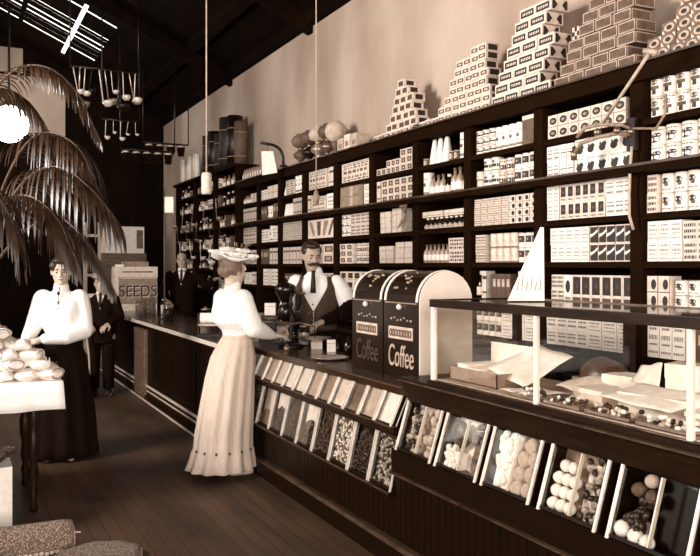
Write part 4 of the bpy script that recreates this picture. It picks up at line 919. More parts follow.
# ---- man in the dark suit at the back ----
def suited(label, loc, yaw, s, hatk=None, cap=None, rarm=None, skin='skin2'):
    t = thing('person', label, 'person', loc, yaw); hr = rot(0, -.08); z = lambda q: q*s
    arms = rarm or [((.18, 0, 1.38), (.26, .04, 1.12), (.14, .24, 1.02)), ((-.18, 0, 1.38), (-.26, .04, 1.12), (-.12, .24, 1.02))]
    arms = [tuple(V(p)*s for p in a) for a in arms]
    J = dict(neck=V((0, 0, 1.44))*s, chest=V((0, 0, 1.26))*s, waist=V((0, 0, 1.06))*s, hips=V((0, 0, .92))*s, bw=1.1*s, nk=1.05*s, arms=arms,
             legs=[(V((.1*q, 0, .82))*s, V((.1*q, 0, .46))*s, V((.1*q, -.02, .085))) for q in (1, -1)])
    hs = []
    for a, q in zip(arms, (1, -1)):
        d = (a[2]-a[1]).normalized(); hs.append((a[2], d, (0, -.2, -1) if abs(d.z) < .9 else (-q, 0, 0), .4, q if False else -q))
    hs_s = 1.0 if s > .95 else .95
    o, P = body('body', t, skin, (V((0, .03, 1.575))*s, hr, hs_s), J, hs, .0065)
    face_bits(P, hr, t, hs_s)
    mb = MB(); mb.mi('hair')
    for a in ((0, -.035, .055, .08, .085, .068), (.055, -.02, .045, .028, .055, .04), (-.055, -.02, .045, .028, .055, .04)): mb.ell(P(*a[:3]), tuple(q*hs_s for q in a[3:]), 'hair', R=hr)
    fuse(mb, 'hair', t, .007, 2)
    n = 36; mb = MB(); mb.mi('darkcloth')
    mb.loft([ring((0, 0, .74*s), .2*s, .15*s, n), ring((0, 0, .95*s), .18*s, .14*s, n), ring((0, 0, 1.1*s), .175*s, .135*s, n), ring((0, 0, 1.27*s), .195*s, .14*s, n), ring((0, 0, 1.38*s), .18*s, .105*s, n), ring((0, 0, 1.43*s), .10*s, .075*s, n)], 'darkcloth')
    for a in arms: mb.chain([a[0]-V((0, 0, .02)), a[1], a[1].lerp(a[2], .9)], [.075*s, .066*s, .048*s], 'darkcloth')
    co = fuse(mb, 'coat', t, .009, 2)
    MB().loft([ring((0, .012, 1.425*s), .066*s, .066*s), ring((0, .015, 1.475*s), .06*s, .06*s), ring((0, .015, 1.478*s), .05*s, .05*s)], 'white').build('collar', t)
    MB().add([(-.05*s, .098*s, 1.42*s), (.05*s, .098*s, 1.42*s), (.0, .152*s, 1.22*s)], [(0, 1, 2)], 'white').build('shirt_front', t).modifiers.new('thick', 'SOLIDIFY').thickness = .006
    MB().tube([(0, .09*s, 1.45*s), (0, .125*s, 1.38*s), (0, .155*s, 1.25*s)], [.014, .016, .02], 'ink', 8).build('necktie', t)
    for q in (1, -1): MB().loft([ring((.09*q*s, 0, .85*s), .1*s, .115*s, 24), ring((.1*q*s, 0, .46*s), .085*s, .09*s, 24), ring((.1*q*s, -.01, .085), .075*s, .09*s, 24), ring((.1*q*s, -.01, .075), .06*s, .08*s, 24)], 'darkcloth').build('trouser_leg', t)
    for q in (1, -1): MB().ell((.1*q*s, .03, .04), (.048, .13, .04), 'ink', 14, 8).build('shoe', t)
    if cap:
        c_ = P(0, 0, .07); MB().lathe([(.0, .075), (.06, .07), (.1, .04), (.098, .012), (.086, 0), (.0, -.005)], cap, c=tuple(c_)).ell(P(0, .085, .062), (.06, .06, .008), cap, R=hr).build('cap', t)
    return t
suited('man in dark suit with white collar standing far behind the counter', (2.95, 11.45, 0), math.radians(158), 1.0, rarm=[((.18, 0, 1.38), (.27, .05, 1.13), (.16, .25, 1.0)), ((-.18, 0, 1.38), (-.36, .0, 1.22), (-.47, .16, 1.30))])
suited('boy in pale cap and dark clothes at the far end of the counter', (1.52, 9.6, 0), math.radians(165), .82, cap='cap', skin='skin2')
# ================= goods in and on the showcase =================
FZ = CZ0+.0265
def carton(label, x, y, w, d, h, k, z=FZ, rz=0, lid=None, group=None, name='carton'):
    t = thing(name, label, 'carton', (x, y, z), rz, group); b = .004
    mb = MB().box(-d/2, d/2, -w/2, w/2, 0, b, k)
    for a in ((-d/2, -d/2+b, -w/2, w/2), (d/2-b, d/2, -w/2, w/2), (-d/2, d/2, -w/2, -w/2+b), (-d/2, d/2, w/2-b, w/2)): mb.box(*a, 0, h, k)
    mb.build('tray', t)
    return t
def sheet(label, pts, k='white', th=.002, name='paper_sheet', cat='paper', sag=.0):
    mb = MB(); n = 8; vs = []
    a, b, c, d = (V(p) for p in pts); o = (a+b+c+d)/4
    for i in range(n+1):
        for j in range(n+1):
            s, q = i/n, j/n; p = a.lerp(b, s).lerp(d.lerp(c, s), q); p = p+V((0, 0, sag*math.sin(PI*s)*math.sin(PI*q)+.003*math.sin(9*s+7*q))); vs.append(p-o)
    mb.add(vs, [(i*(n+1)+j, (i+1)*(n+1)+j, (i+1)*(n+1)+j+1, i*(n+1)+j+1) for i in range(n) for j in range(n)], k, True)
    ob = mb.build(name, loc=o); ob.modifiers.new('thick', 'SOLIDIFY').thickness = th; return tag(ob, label, cat)
t = carton('long open buff carton at the left end of the glass showcase', 2.17, 2.96, .36, .2, .062, 'tan')
for i, (q, k) in enumerate(((-.09, 'cream'), (.0, 'white'), (.09, 'white'))): MB().box(-.09, .09, q-.04, q+.04, .004, .055+.012*i, k).build('wrapped_block', t)
MB().box(.098, .102, -.17, .13, .0, .17, 'white').build('raised_lid', t)
sheet('large white sheet sloping over the open carton in the showcase', [(2.12, 2.92, 1.045), (2.12, 2.66, .995), (2.33, 2.60, 1.12), (2.33, 2.84, 1.15)])
sheet('white sheet lying flat in front of the sloping sheet', [(2.05, 2.74, .984), (2.05, 2.55, .984), (2.22, 2.50, .986), (2.22, 2.70, .986)], sag=.008)
sheet('white paper curling beside the centre post of the showcase', [(2.22, 2.58, 1.01), (2.2, 2.36, 1.0), (2.38, 2.30, 1.05), (2.4, 2.54, 1.06)], 'cream', sag=.02)
def carton_solid(label, x, y, w, d, h, k, z=FZ, rz=0):
    o = MB().box(-d/2, d/2, -w/2, w/2, 0, h*.7, k).box(-d/2-.002, d/2+.002, -w/2-.002, w/2+.002, h*.7, h, 'white').build('lidded_box', loc=(x, y, z), rz=rz, bevel=.002); return tag(o, label, 'box')
carton_solid('tall white lidded box standing at the back of the showcase', 2.36, 2.04, .12, .10, .175, 'white', rz=.3)
carton_solid('broad white lidded box in the middle of the showcase', 2.24, 2.02, .30, .16, .075, 'white', rz=.12)
carton_solid('low cream box left of the broad white box in the showcase', 2.20, 2.30, .17, .13, .062, 'cream', rz=-.1)
carton_solid('white box stacked behind the low cream box', 2.37, 2.33, .16, .12, .10, 'white', rz=.2)
carton_solid('buff flat box right of the broad white box', 2.2, 1.78, .14, .15, .055, 'buff', rz=.1)
sheet('white sheet leaning on the tall box in the showcase', [(2.31, 2.26, 1.06), (2.28, 2.10, 1.055), (2.30, 2.10, 1.15), (2.34, 2.24, 1.12)])
sheet('white sheet spread over the front of the broad box', [(2.09, 2.20, 1.03), (2.09, 1.88, 1.02), (2.28, 1.86, 1.065), (2.28, 2.18, 1.065)], sag=.01)
mb = MB().ell((0, 0, 0), (.09, .12, .085), 'prune', 20, 12); mb.v = [(x, y, max(z, 0)*(1+.08*math.sin(40*y)*math.cos(31*x))) for x, y, z in mb.v]
tag(mb.build('fruit_cake', loc=(2.41, 2.5, FZ+.06)), 'dark domed cake at the back of the showcase', 'cake')
tag(MB().box(-.06, .06, -.13, .13, 0, .058, 'cream').build('cake_board', loc=(2.41, 2.5, FZ)), 'cream block under the dark domed cake', 'board')
def tray(label, y0, y1, k, seed, cname, r=.011):
    w = y1-y0; c = (y0+y1)/2
    t = thing('sweet_tray', 'shallow tin tray along the front glass, '+label, 'tray', (2.065, c, FZ), group='sweet trays in the showcase')
    mb = MB().box(-.045, .045, -w/2, w/2, 0, .003, 'tin')
    for a in ((-.045, -.042, -w/2, w/2), (.042, .045, -w/2, w/2), (-.045, .045, -w/2, -w/2+.003), (-.045, .045, w/2-.003, w/2)): mb.box(*a, 0, .014, 'tin')
    mb.build('tray', t); random.seed(seed); mb = MB(); n = int(w/.006)
    for i in range(n): mb.ell((random.uniform(-.032, .032), random.uniform(-w/2+.014, w/2-.014), r+random.choice((0, 0, r*1.3))), (r, r*.8, r*.8), random.choice(k), 7, 5, R=rot(random.random()*3))
    tag(mb.build(cname+'_heap', loc=(2.065, c, FZ+.004)), cname+' piled in the tray '+label, 'sweets', kind='stuff')
tray('beside the open carton', 2.46, 2.62, ('bean', 'sugar', 'prune'), 2, 'dark_and_white_sweets')
tray('right of the centre post', 2.22, 2.42, ('prune', 'bean', 'cocoa', 'sugar'), 3, 'mixed_dark_sweets')
tray('below the broad white box', 1.98, 2.2, ('sugar', 'bean', 'biscuit'), 4, 'speckled_sweets')
tray('near the right corner post', 1.74, 1.96, ('sugar', 'sugar', 'biscuit', 'bean'), 5, 'mostly_white_sweets')
for i, (x, y) in enumerate(((2.38, 1.84), (2.42, 1.74), (2.35, 1.72))):
    mb = MB(); random.seed(i)
    mb.ell((0, 0, .05), (.05, .045, .05), 'sugar', 14, 9); mb.ell((.01, .02, .1), (.035, .03, .02), 'sugar', 10, 7)
    tag(mb.build('wrapped_loaf', loc=(x, y, FZ)), ['white wrapped loaf nearest the tall box', 'white wrapped loaf at back right of showcase', 'white wrapped loaf by the right corner post'][i], 'loaf', 'white loaves in the showcase')
# price card standing on the showcase
t = thing('price_card', 'white pointed card leaning upright on the showcase top', 'sign', (2.27, 2.83, CZ1+.001), -TH)
card = MB().add([(-.085, -.003, 0), (.078, -.003, 0), (.075, -.003, .325), (.06, -.003, .325), (-.085, .003, .0), (.078, .003, 0), (.075, .003, .325), (.06, .003, .325)], [(0, 1, 2, 3), (7, 6, 5, 4), (0, 4, 5, 1), (1, 5, 6, 2), (2, 6, 7, 3), (3, 7, 4, 0)], 'white')
random.seed(8)
for i in range(6): x = -.045+i*.02; card.add([(x, -.0036, .045), (x+.004, -.0036, .045), (x+.010, -.0036, .085+.02*(i % 2)), (x+.006, -.0036, .085+.02*(i % 2))], [(0, 1, 2, 3)], 'faint')
card.build('card', t); MB().box(-.01, .02, .003, .006, 0, .2, 'buff').box(-.01, .02, .003, .06, 0, .004, 'buff').build('easel_foot', t)
# ================= things on the counters =================
t = thing('balance_scale', 'black iron counter scale with bright round pan in front of the clerk', 'scale', (2.26, 5.58, CT_Z), -.75)
MB().lathe([(.0, .03), (.05, .03), (.09, .022), (.1, .0), (0, 0)][::-1], 'iron').build('base', t)
MB().lathe([(.028, .025), (.02, .06), (.012, .1), (.022, .13), (.011, .17), (.011, .30), (.02, .32), (.012, .36), (.006, .41), (0, .42)], 'iron', n=14).build('column', t)
MB().tube([(-.17, 0, .20), (-.08, 0, .185), (0, 0, .175), (.08, 0, .185), (.19, 0, .16)], [.006, .009, .014, .009, .006], 'brass').build('beam', t)
MB().lathe([(.0, 0), (.10, .004), (.125, .022), (.128, .024), (.10, .01), (0, .006)], 'tin', c=(.19, 0, .055), n=28).tube([(.19, 0, .06), (.19, 0, .16)], .004, 'iron').build('pan', t)
MB().lathe([(0, 0), (.05, .002), (.06, .01), (0, .006)], 'brass', c=(-.17, 0, .205), n=20).build('weight_plate', t)
tag(MB().lathe([(0, 0), (.022, 0), (.024, .03), (.01, .034), (.012, .045), (0, .05)], 'brass', n=16).build('brass_weight', loc=(2.14, 5.36, CT_Z)), 'small brass weight on the counter by the scale', 'weight')
t = thing('counter_mill', 'dark ornate iron hand mill with spoked wheel on the counter before the clerk', 'mill', (2.38, 5.99, CT_Z), -.5)
MB().box(-.09, .09, -.08, .08, 0, .03, 'iron').box(-.075, .075, -.065, .065, .03, .17, 'jap').build('base', t, bevel=.004)
d = MB().box(-.06, .06, -.066, -.062, .05, .13, 'gold').build('drawer', t); MB().ell((0, -.075, .09), .011, 'brass', 10, 7).build('knob', d)
MB().lathe([(.03, .17), (.05, .19), (.062, .24), (.05, .29), (.03, .31), (.04, .33), (.085, .40), (.09, .44), (.07, .46), (.02, .48), (.012, .51), (0, .515)], 'jap', n=22).build('hopper', t)
mb = MB().tube([(.10, .15*math.cos(a), .245+.15*math.sin(a)) for a in [2*PI*j/32 for j in range(32)]], .010, 'iron', 8, True)
for j in range(5): mb.tube([(.10, 0, .245), (.10, .15*math.cos(2*PI*j/5), .245+.15*math.sin(2*PI*j/5))], .008, 'iron', 6)
mb.tube([(.05, 0, .245), (.115, 0, .245)], .016, 'brass', 10).build('wheel', t)
MB().tube([(.10, 0, .39), (.16, 0, .39)], .010, 'brown', 10).build('crank_handle', t)
t = thing('paper_roll_holder', 'roll of white wrapping paper in black iron cutter behind the hatted woman', 'paper roll', (2.17, 6.72, CT_Z), -TH)
MB().box(-.3, .3, -.06, .06, 0, .015, 'iron').build('base', t)
for q in (-.29, .29): MB().box(q-.006, q+.006, -.03, .03, .015, .20, 'iron').build('bracket', t)
MB().tube([(-.275, 0, .155), (.275, 0, .155)], .046, 'white', 20).build('paper_roll', t)
MB().box(-.285, .285, -.058, -.05, .09, .11, 'tin').build('cutter_blade', t)
def jar(label, x, y, r, h, fill, z=CT_Z, fh=.6):
    t = thing('glass_jar', label, 'jar', (x, y, z), group='glass jars on the counters')
    MB().lathe([(0, .0), (r, .004), (r, h*.75), (r*.7, h*.86), (r*.7, h*.9)], 'jar', n=18).build('jar', t)
    MB().lathe([(0, .006), (r*.93, .008), (r*.93, h*fh), (0, h*fh+.01)], fill, n=16).build('contents', t)
    MB().lathe([(r*.78, h*.89), (r*.78, h*.96), (r*.3, h*.98), (r*.18, h), (r*.2, h*1.06), (0, h*1.08)], 'tin', n=16).build('lid', t)
for a in (('tall jar of dark sweets left of the counter scale', 2.12, 6.42, .05, .2, 'prune'), ('jar of pale sweets near the clerk, second along the back edge', 2.40, 5.66, .045, .16, 'biscuit'), ('short jar of white sweets beside the Coffee bins', 2.38, 4.6, .05, .13, 'sugar'),
          ('jar half full of grain on the far counter by the sign box', 2.1, 10.2, .07, .2, 'grain'), ('pale jar in front of the sign box', 2.25, 10.35, .07, .22, 'biscuit'), ('white-filled jar right of the pale jar', 2.36, 10.0, .06, .2, 'sugar'), ('dark jar on the middle of the far counter', 2.2, 9.2, .06, .2, 'bean'), ('jar of pale sweets on the near end of the far counter', 2.3, 8.0, .06, .18, 'biscuit')): jar(*a)
def small_box(label, x, y, w, d, h, k, z=CT_Z, rz=0, name='small_carton'):
    o = MB().box(-w/2, w/2, -d/2, d/2, 0, h, k).box(-w/2-.001, w/2+.001, -d/2-.001, d/2+.001, h*.72, h*.76, 'faint').build(name, loc=(x, y, z), rz=rz, bevel=.002); return tag(o, label, 'carton')
small_box('dark box on the counter left of the scale, carrying a white carton', 2.36, 6.28, .14, .12, .20, 'ink', rz=-.5)
small_box('white carton on the dark box left of the scale', 2.36, 6.28, .09, .08, .10, 'white', CT_Z+.201, -.45)
small_box('small cream carton on the counter at the clerk\'s waist', 2.39, 5.40, .08, .07, .07, 'cream', rz=-.3)
small_box('small white packet beside the clerk\'s forearm', 2.40, 5.16, .06, .06, .085, 'white', rz=-.4)
small_box('flat white parcel on the counter by the woman\'s hands', 2.16, 6.18, .08, .10, .04, 'cream', rz=.2)
for i, (x, y, h) in enumerate(((2.42, 4.40, .10), (2.43, 4.95, .12))):
    tag(MB().lathe([(0, 0), (.026, 0), (.028, h*.6), (.012, h*.75), (.012, h), (0, h)], 'bottle', n=14).build('ink_bottle', loc=(x, y, CT_Z)), ['little dark bottle behind the dim coffee bin', 'little dark bottle midway along the counter back edge'][i], 'bottle')
tag(MB().lathe([(0, 0), (.10, .003), (.125, .014), (.128, .017), (.1, .009), (0, .006)], 'tin', n=28).build('tin_plate', loc=(2.2, 4.75, CT_Z)), 'shallow bright tin plate on the counter left of the coffee bins', 'plate')
# sign box at the far end of the counter
t = thing('seed_box', 'pale wooden display box lettered SEEDS on the far counter end', 'box', (2.22, 11.05, CT_Z))
MB().box(-.29, .27, -.02, .26, 0, .60, 'pine').build('case', t); MB().box(-.31, -.25, -.04, -.02, 0, .60, 'cream').build('side_strip', t)
MB().box(-.25, .27, -.034, -.02, .10, .44, 'tan').build('sign_board', t)
MB().box(-.25, .27, -.05, -.02, .46, .60, 'cream').tube([(-.2, -.052, .53), (0, -.052, .53), (.2, -.052, .53)], .008, 'mid', 6).build('top_strip', t)
text_mesh('lettering', 'SEEDS', .215, .004, 'ink', t, Matrix.Translation((.01, -.036, .26)) @ Matrix.Rotation(PI/2, 4, 'X'), 0, .90)
text_mesh('lettering_shadow', 'SEEDS', .215, .002, 'cream', t, Matrix.Translation((.02, -.035, .25)) @ Matrix.Rotation(PI/2, 4, 'X'), 0, .90)
small_box('flat brown carton lying on top of the sign box', 2.22, 11.18, .34, .16, .07, 'tan', CT_Z+.601)
small_box('thin white packet on the left of the sign box top', 2.0, 11.12, .10, .12, .03, 'white', CT_Z+.601)
# tall rods with price cards
def card_rod(label, x, y, z0, z1, off, w, h, zc_, rz, tilt=0):
    t = thing('card_stand', label, 'stand', (x, y, z0), rz)
    MB().lathe([(0, 0), (.06, 0), (.05, .012), (.012, .02), (0, .02)], 'iron', n=18).build('base', t); MB().tube([(0, 0, .015), (0, 0, z1-z0)], .009, 'mid', 8).build('rod', t)
    MB().box(off-w/2, off+w/2, -.016, -.011, zc_-z0-h/2, zc_-z0+h/2, 'white').build('card', t)
card_rod('tall thin rod with a tilted white card on the far counter', 2.15, 9.15, CT_Z, 2.38, .055, .10, .18, 2.2, -TH)
def hanging(label, x, y, z, ztop, nm, cat):
    t = thing(nm, label, cat, (x, y, z)); MB().tube([(0, 0, .1), (0, 0, ztop-z)], .0075, 'buff', 8).build('cord', t); return t
t = hanging('pale twine holder hanging on a long light cord over the far counter', 2.2, 7.62, 2.20, rz_(2.2), 'twine_holder', 'twine holder')
MB().lathe([(0, 0), (.045, .0), (.05, .02), (.05, .19), (.04, .21), (0, .215)], 'cream', n=18).build('twine_cone', t)
t = hanging('string holder on a thin cord above the clerk', 2.45, 5.54, 2.02, rz_(2.45), 'twine_holder', 'twine holder')
for c in t.children: c.data = MB().tube([(0, 0, .05), (0, 0, rz_(2.45)-2.02)], .004, 'buff', 6).mesh('cord')
MB().lathe([(0, -.05), (.02, -.045), (.028, 0), (.012, .05), (0, .055)], 'tan', n=14).build('twine_cone', t)
# ================= lamps and brackets on the shelving =================
t = thing('gas_bracket', 'curved black pipe over the shelf top with a white card hung on it', 'bracket', (3.33, 8.44, TOPZ))
pts = [(0, 0, .0), (.0, .02, .12)]+[(-.16+.16*math.cos(a), .03, .12+.13*math.sin(a)) for a in [PI*i/10 for i in range(1, 6)]]+[(-.26, .04, .262)]
MB().tube(pts, .017, 'iron', 10).build('pipe', t); MB().lathe([(0, 0), (.05, 0), (.04, .02), (0, .025)], 'iron', n=16).build('flange', t)
MB().tube([(-.18, .03, .245), (-.18, .03, .17)], .003, 'iron', 6).build('hook', t)
MB().add([tuple(Matrix.Rotation(-TH, 3, 'Z') @ V((a, b, c)) + V((-.17, .03, .05))) for b in (-.003, .003) for a, c in ((-.07, -.15), (.10, -.12), (.05, .12), (-.08, .12))], [(0, 1, 2, 3), (7, 6, 5, 4), (0, 4, 5, 1), (1, 5, 6, 2), (2, 6, 7, 3), (3, 7, 4, 0)], 'white').build('card', t)
# jointed gas fixture at the right
t = thing('gas_fixture', 'jointed pale gas pipe with long lever rod reaching over the right shelves', 'gas fixture', (XS-.01, 3.29, 2.20))
MB().box(-.03, .0, -.03, .03, -.06, .12, 'iron').build('wall_plate', t)
MB().tube([(-.02, 0, .03), (-.10, .03, .035), (-.12, .16, .03), (-.14, .27, .01), (-.14, .33, -.05)], .012, 'gold', 10).build('lower_arm', t)
MB().tube([(-.02, 0, .06), (-.07, .03, .085), (-.10, .16, .105), (-.12, .26, .10), (-.135, .31, .05)], .011, 'gold', 10).build('upper_arm', t)
MB().lathe([(0, -.03), (.018, -.03), (.02, .02), (.01, .03), (.012, .05), (0, .05)], 'brass', c=(-.14, .33, -.05), n=14).build('burner', t)
for q in ((-.10, .03, .05), (-.12, .16, .06), (-.03, 0, .045)): MB().ell(q, .022, 'brass', 12, 8).build('joint', t)
MB().tube([(-.10, .14, .11), (-.16, -.09, .25), (-.22, -.32, .39)], .009, 'buff', 8).tube([(-.22, -.28, .405), (-.22, -.36, .375)], .014, 'buff', 8).build('lever_rod', t)
MB().tube([(-.03, -.01, -.04), (-.045, -.012, -.15), (-.04, .0, -.30), (-.05, -.01, -.42), (-.03, -.02, -.5)], .008, 'buff', 8).build('hose', t)
MB().tube([(-.03, -.02, .06), (-.05, -.2, .03), (-.05, -.26, .10), (-.045, -.26, .2)], .007, 'tan', 8).build('side_pipe', t)
# ornaments on the shelf top
def oil_lamp(label, y, s, shade, globe):
    t = thing('oil_lamp', label, 'lamp', (3.48, y, TOPZ+.001), group='oil lamps on the shelf top')
    MB().lathe([(0, 0), (.07*s, 0), (.06*s, .015), (.025*s, .04), (.03*s, .06), (.085*s, .10), (.09*s, .13), (.05*s, .165), (.03*s, .18)], shade, n=20).build('font', t)
    MB().lathe([(.03*s, .175), (.04*s, .19), (.035*s, .205), (.02*s, .21)], 'brass', n=16).build('burner', t)
    MB().lathe([(.04*s, .205), (.10*s, .23), (.115*s, .28), (.09*s, .33), (.045*s, .35), (.05*s, .36)], globe, n=22).build('lamp_shade', t)
oil_lamp('dark oil lamp with dark shade, leftmost on the shelf top', 8.30, .92, 'mid', 'grey'); oil_lamp('dark oil lamp with brown shade, second on the shelf top', 8.05, .92, 'iron', 'mid')
oil_lamp('oil lamp with pale ornate shade left of the round globe', 7.80, 1.0, 'tin', 'buff'); oil_lamp('small brass oil lamp between pale lamp and round globe', 7.58, .9, 'brass', 'mid')
t = thing('globe_lamp', 'lamp with large round pale globe on the shelf top', 'lamp', (3.48, 7.38, TOPZ+.001))
MB().lathe([(0, 0), (.07, 0), (.06, .02), (.02, .05), (.03, .09), (.05, .13), (.03, .15), (.0, .15)], 'mid', n=18).build('base', t); MB().ell((0, 0, .25), .112, 'buff', 22, 14).build('globe', t)
for i, (y, w, h) in enumerate(((7.15, .13, .14), (7.0, .12, .16), (6.85, .12, .15))): tag(MB().box(-.07, .07, -w/2, w/2, 0, h, ('buff', 'cream', 'buff')[i]).box(-.0705, -.07, -w*.3, w*.3, h*.3, h*.6, 'faint').build('tall_box', loc=(3.49, y, TOPZ+.001)), 'tall pale box right of the round globe, %s along' % ORD[i], 'box', 'pale boxes beside the globe lamp')
for i in range(9): tag(MB().lathe([(0, 0), (.03, 0), (.03, .10), (.014, .13), (.014, .155), (0, .155)], 'pale_bottle', n=12).box(-.031, -.029, -.02, .02, .02, .08, 'white').build('pale_bottle', loc=(3.46, 10.15-.095*i, TOPZ+.001)), 'pale bottle at the far end of the shelf top, %s from left' % ORD[i], 'bottle', 'pale bottles on the far shelf top')
# rolls standing on the back shelving
for i, (y, r, h, k) in enumerate(((12.05, .10, .62, 'ink'), (11.72, .11, .64, 'iron'), (11.42, .10, .56, 'ink'), (11.08, .13, .74, 'ink'), (10.78, .11, .72, 'iron'), (10.52, .09, .6, 'mid'))):
    t = thing('cloth_roll', 'dark tall roll standing on the back shelving, %s from left' % ORD[i], 'roll', (3.52, y, BTOP+.001), group='dark rolls on the back shelving')
    MB().lathe([(0, 0), (r, 0), (r*1.02, h*.5), (r, h), (r*.7, h), (r*.66, h-.02), (r*.3, h-.01), (0, h-.01)], k, n=18).build('roll', t)
    for z in (.2, .75): MB().tube([(r*1.03*math.cos(a), r*1.03*math.sin(a), h*z) for a in [2*PI*j/18 for j in range(18)]], .006, 'tan', 6, True).build('binding', t)
for i in range(8): tag(MB().lathe([(0, 0), (.04, 0), (.04, .42-.02*(i % 3)), (0, .42-.02*(i % 3))], ('cream', 'white', 'buff')[i % 3], n=12).build('paper_tube', loc=(3.46, 13.4-.13*i, BTOP+.001)), 'pale upright paper tube, %s from left on the back shelving' % ORD[i], 'tube', 'paper tubes on the back shelving')
# goods on the back shelving
random.seed(21)
protos = [item(k, w, h, .1, False) for k, w, h in (('bottle', .07, .2), ('band', .1, .15), ('darkbook', .08, .17), ('pbottle', .07, .17), ('roundtin', .1, .1), ('sbottle', .06, .16))]
for p_ in protos: p_.location = (0, 0, -50)
first = set()
for r_, z in enumerate(BL[:6]):
    for b_ in range(3):
        y = BU[b_+1]-.12; n = 0
        while y > BU[b_]+.12:
            i = random.randrange(6); p_ = protos[i]; loc = (XS+.09, y, z+.0005)
            if i in first: o = dup(p_, loc, 0)
            else: first.add(i); o = p_; o.location = loc
            kk = ['dark bottle', 'banded tin', 'brown packet', 'pale bottle', 'round-faced tin', 'white-capped bottle'][i]
            tag(o, 'dim %s, %s from left, %s shelf, %s bay of back shelving' % (kk, ORD[n], ROWN[r_], ['near', 'middle', 'far'][b_]), kk.split()[-1], 'small goods on the back shelving'); n += 1; y -= random.uniform(.12, .22)
# tinware hung before the back shelving and along the rear rails
def ladle(label, x, y, z, s, k, group):
    t = thing('ladle', label, 'ladle', (x, y, z), random.uniform(-.6, .6), group); t.rotation_euler[0] = random.uniform(-.12, .12); t.rotation_euler[1] = random.uniform(-.16, .16)
    MB().tube([(0, 0, 0), (.01, 0, .02), (.0, 0, .03), (0, 0, -.02*s), (0, 0, -.26*s)], .006*s, k, 6).build('handle', t)
    MB().lathe([(0, -.055*s), (.03*s, -.05*s), (.048*s, -.02*s), (.05*s, 0), (.045*s, 0), (.04*s, -.02*s), (0, -.045*s)], k, c=(.04*s, 0, -.26*s), n=14).build('bowl', t)
def pail(label, x, y, z, s, group):
    t = thing('tin_pail', label, 'pail', (x, y, z), 0, group)
    MB().lathe([(0, -.20*s), (.055*s, -.20*s), (.075*s, -.05*s), (.08*s, -.045*s), (.08*s, -.04*s), (.02*s, -.035*s), (0, -.03*s)], 'iron', n=16).build('pail', t)
    MB().ell((0, 0, -.035*s), (.055*s, .055*s, .03*s), 'ivory', 12, 8).build('lid', t)
    MB().tube([(-.075*s, 0, -.05*s), (-.05*s, 0, -.01*s), (0, 0, .0), (.05*s, 0, -.01*s), (.075*s, 0, -.05*s)], .005*s, 'tin', 6).build('bail_handle', t)
def rail(label, x0, x1, y, z, ztop):
    t = thing('hanging_rail', label, 'rail', ((x0+x1)/2, y, z)); w = (x1-x0)/2
    MB().tube([(-w, 0, 0), (w, 0, 0)], .015, 'iron', 8).build('bar', t)
    for q in (-w, w): MB().tube([(q, 0, 0), (q, 0, rz_((x0+x1)/2+q)-z+.02)], .01, 'iron', 6).build('hanger', t)
random.seed(9)
rail('dark rail with five pails hung below the roof at the back', 2.28, 3.12, 12.6, 3.30, 0); rail('farther dark rail with four pails, just above the other', 2.75, 3.5, 13.2, 3.52, 0)
for i in range(5): pail('dark pail with bright lid, lower row, %s from left' % ORD[i], 2.36+.165*i, 12.6, 3.285, .9, 'pails in the lower hanging row')
for i in range(4): pail('dark pail with bright lid, upper row, %s from left' % ORD[i], 2.85+.175*i, 13.2, 3.505, .9, 'pails in the upper hanging row')
rail('dark rail of hanging tin ladles beyond the palm', 1.30, 2.15, 10.6, 4.02, 0); rail('lower dark rail of small ladles beyond the palm', 1.72, 2.2, 10.8, 3.42, 0)
for i in range(11): ladle('tin ladle on the high rear rail, %s from left' % ORD[i], 1.34+.078*i+random.uniform(-.015, .015), 10.6, 4.0, random.uniform(.7, 1.7), ('nickel', 'tin', 'nickel', 'iron')[i % 4], 'ladles on the high rail')
for i in range(5): ladle('small tin ladle on the lower rear rail, %s from left' % ORD[i], 1.77+.095*i, 10.8, 3.40, random.uniform(.5, .8), 'nickel', 'ladles on the lower rail')
for i in range(14): ladle('tin ladle hooked along the back shelving front, %s from left' % ORD[i], XS-.12, 13.3-.2*i, 2.42-.28*(i % 3), random.uniform(.7, 1.1), ('tin', 'brass', 'nickel')[i % 3], 'ladles along the back shelving')
# cabinet, papers and door frame at the rear
t = thing('rear_cabinet', 'plain brown cabinet against the dark rear, papers on top', 'cabinet', (2.62, 14.2, 0))
MB().box(-.36, .36, -.2, .2, 0, 1.72, 'brown').build('case', t, bevel=.006)
for q in (-.18, .18): d = MB().box(q-.165, q+.165, -.215, -.2, .1, 1.62, 'brown').build('door', t, bevel=.004); MB().ell((q*.2, -.225, .9), .02, 'brass', 10, 7).build('knob', d)
o = MB().box(-.35, .30, -.012, .012, 0, .46, 'white').box(.17, .28, -.015, -.012, .08, .4, 'grey').box(-.3, -.28, -.015, -.012, .05, .42, 'faint').build('show_card', loc=(2.66, 14.12, 1.722)); tag(o, 'white show card with a dark picture standing on the rear cabinet', 'sign')
o = MB().add([(-.12, -.01, 0), (.12, -.01, 0), (.08, -.01, .62), (-.06, -.01, .66), (-.12, .01, 0), (.12, .01, 0), (.08, .01, .62), (-.06, .01, .66)], [(0, 1, 2, 3), (7, 6, 5, 4), (0, 4, 5, 1), (1, 5, 6, 2), (2, 6, 7, 3), (3, 7, 4, 0)], 'cream').build('paper_sheet', loc=(2.36, 14.20, 1.722)); tag(o, 'tall curled cream paper left of the white show card', 'paper')
t = thing('ladder', 'pale wooden step ladder standing left of the rear cabinet', 'ladder', (2.12, 14.3, 0))
for q in (-.12, .12): MB().box(q-.03, q+.03, -.03, .03, 0, 2.25, 'trimw').build('rail', t)
for i in range(6): MB().box(-.09, .09, -.02, .02, .3+.34*i, .345+.34*i, 'trimw').build('rung', t)
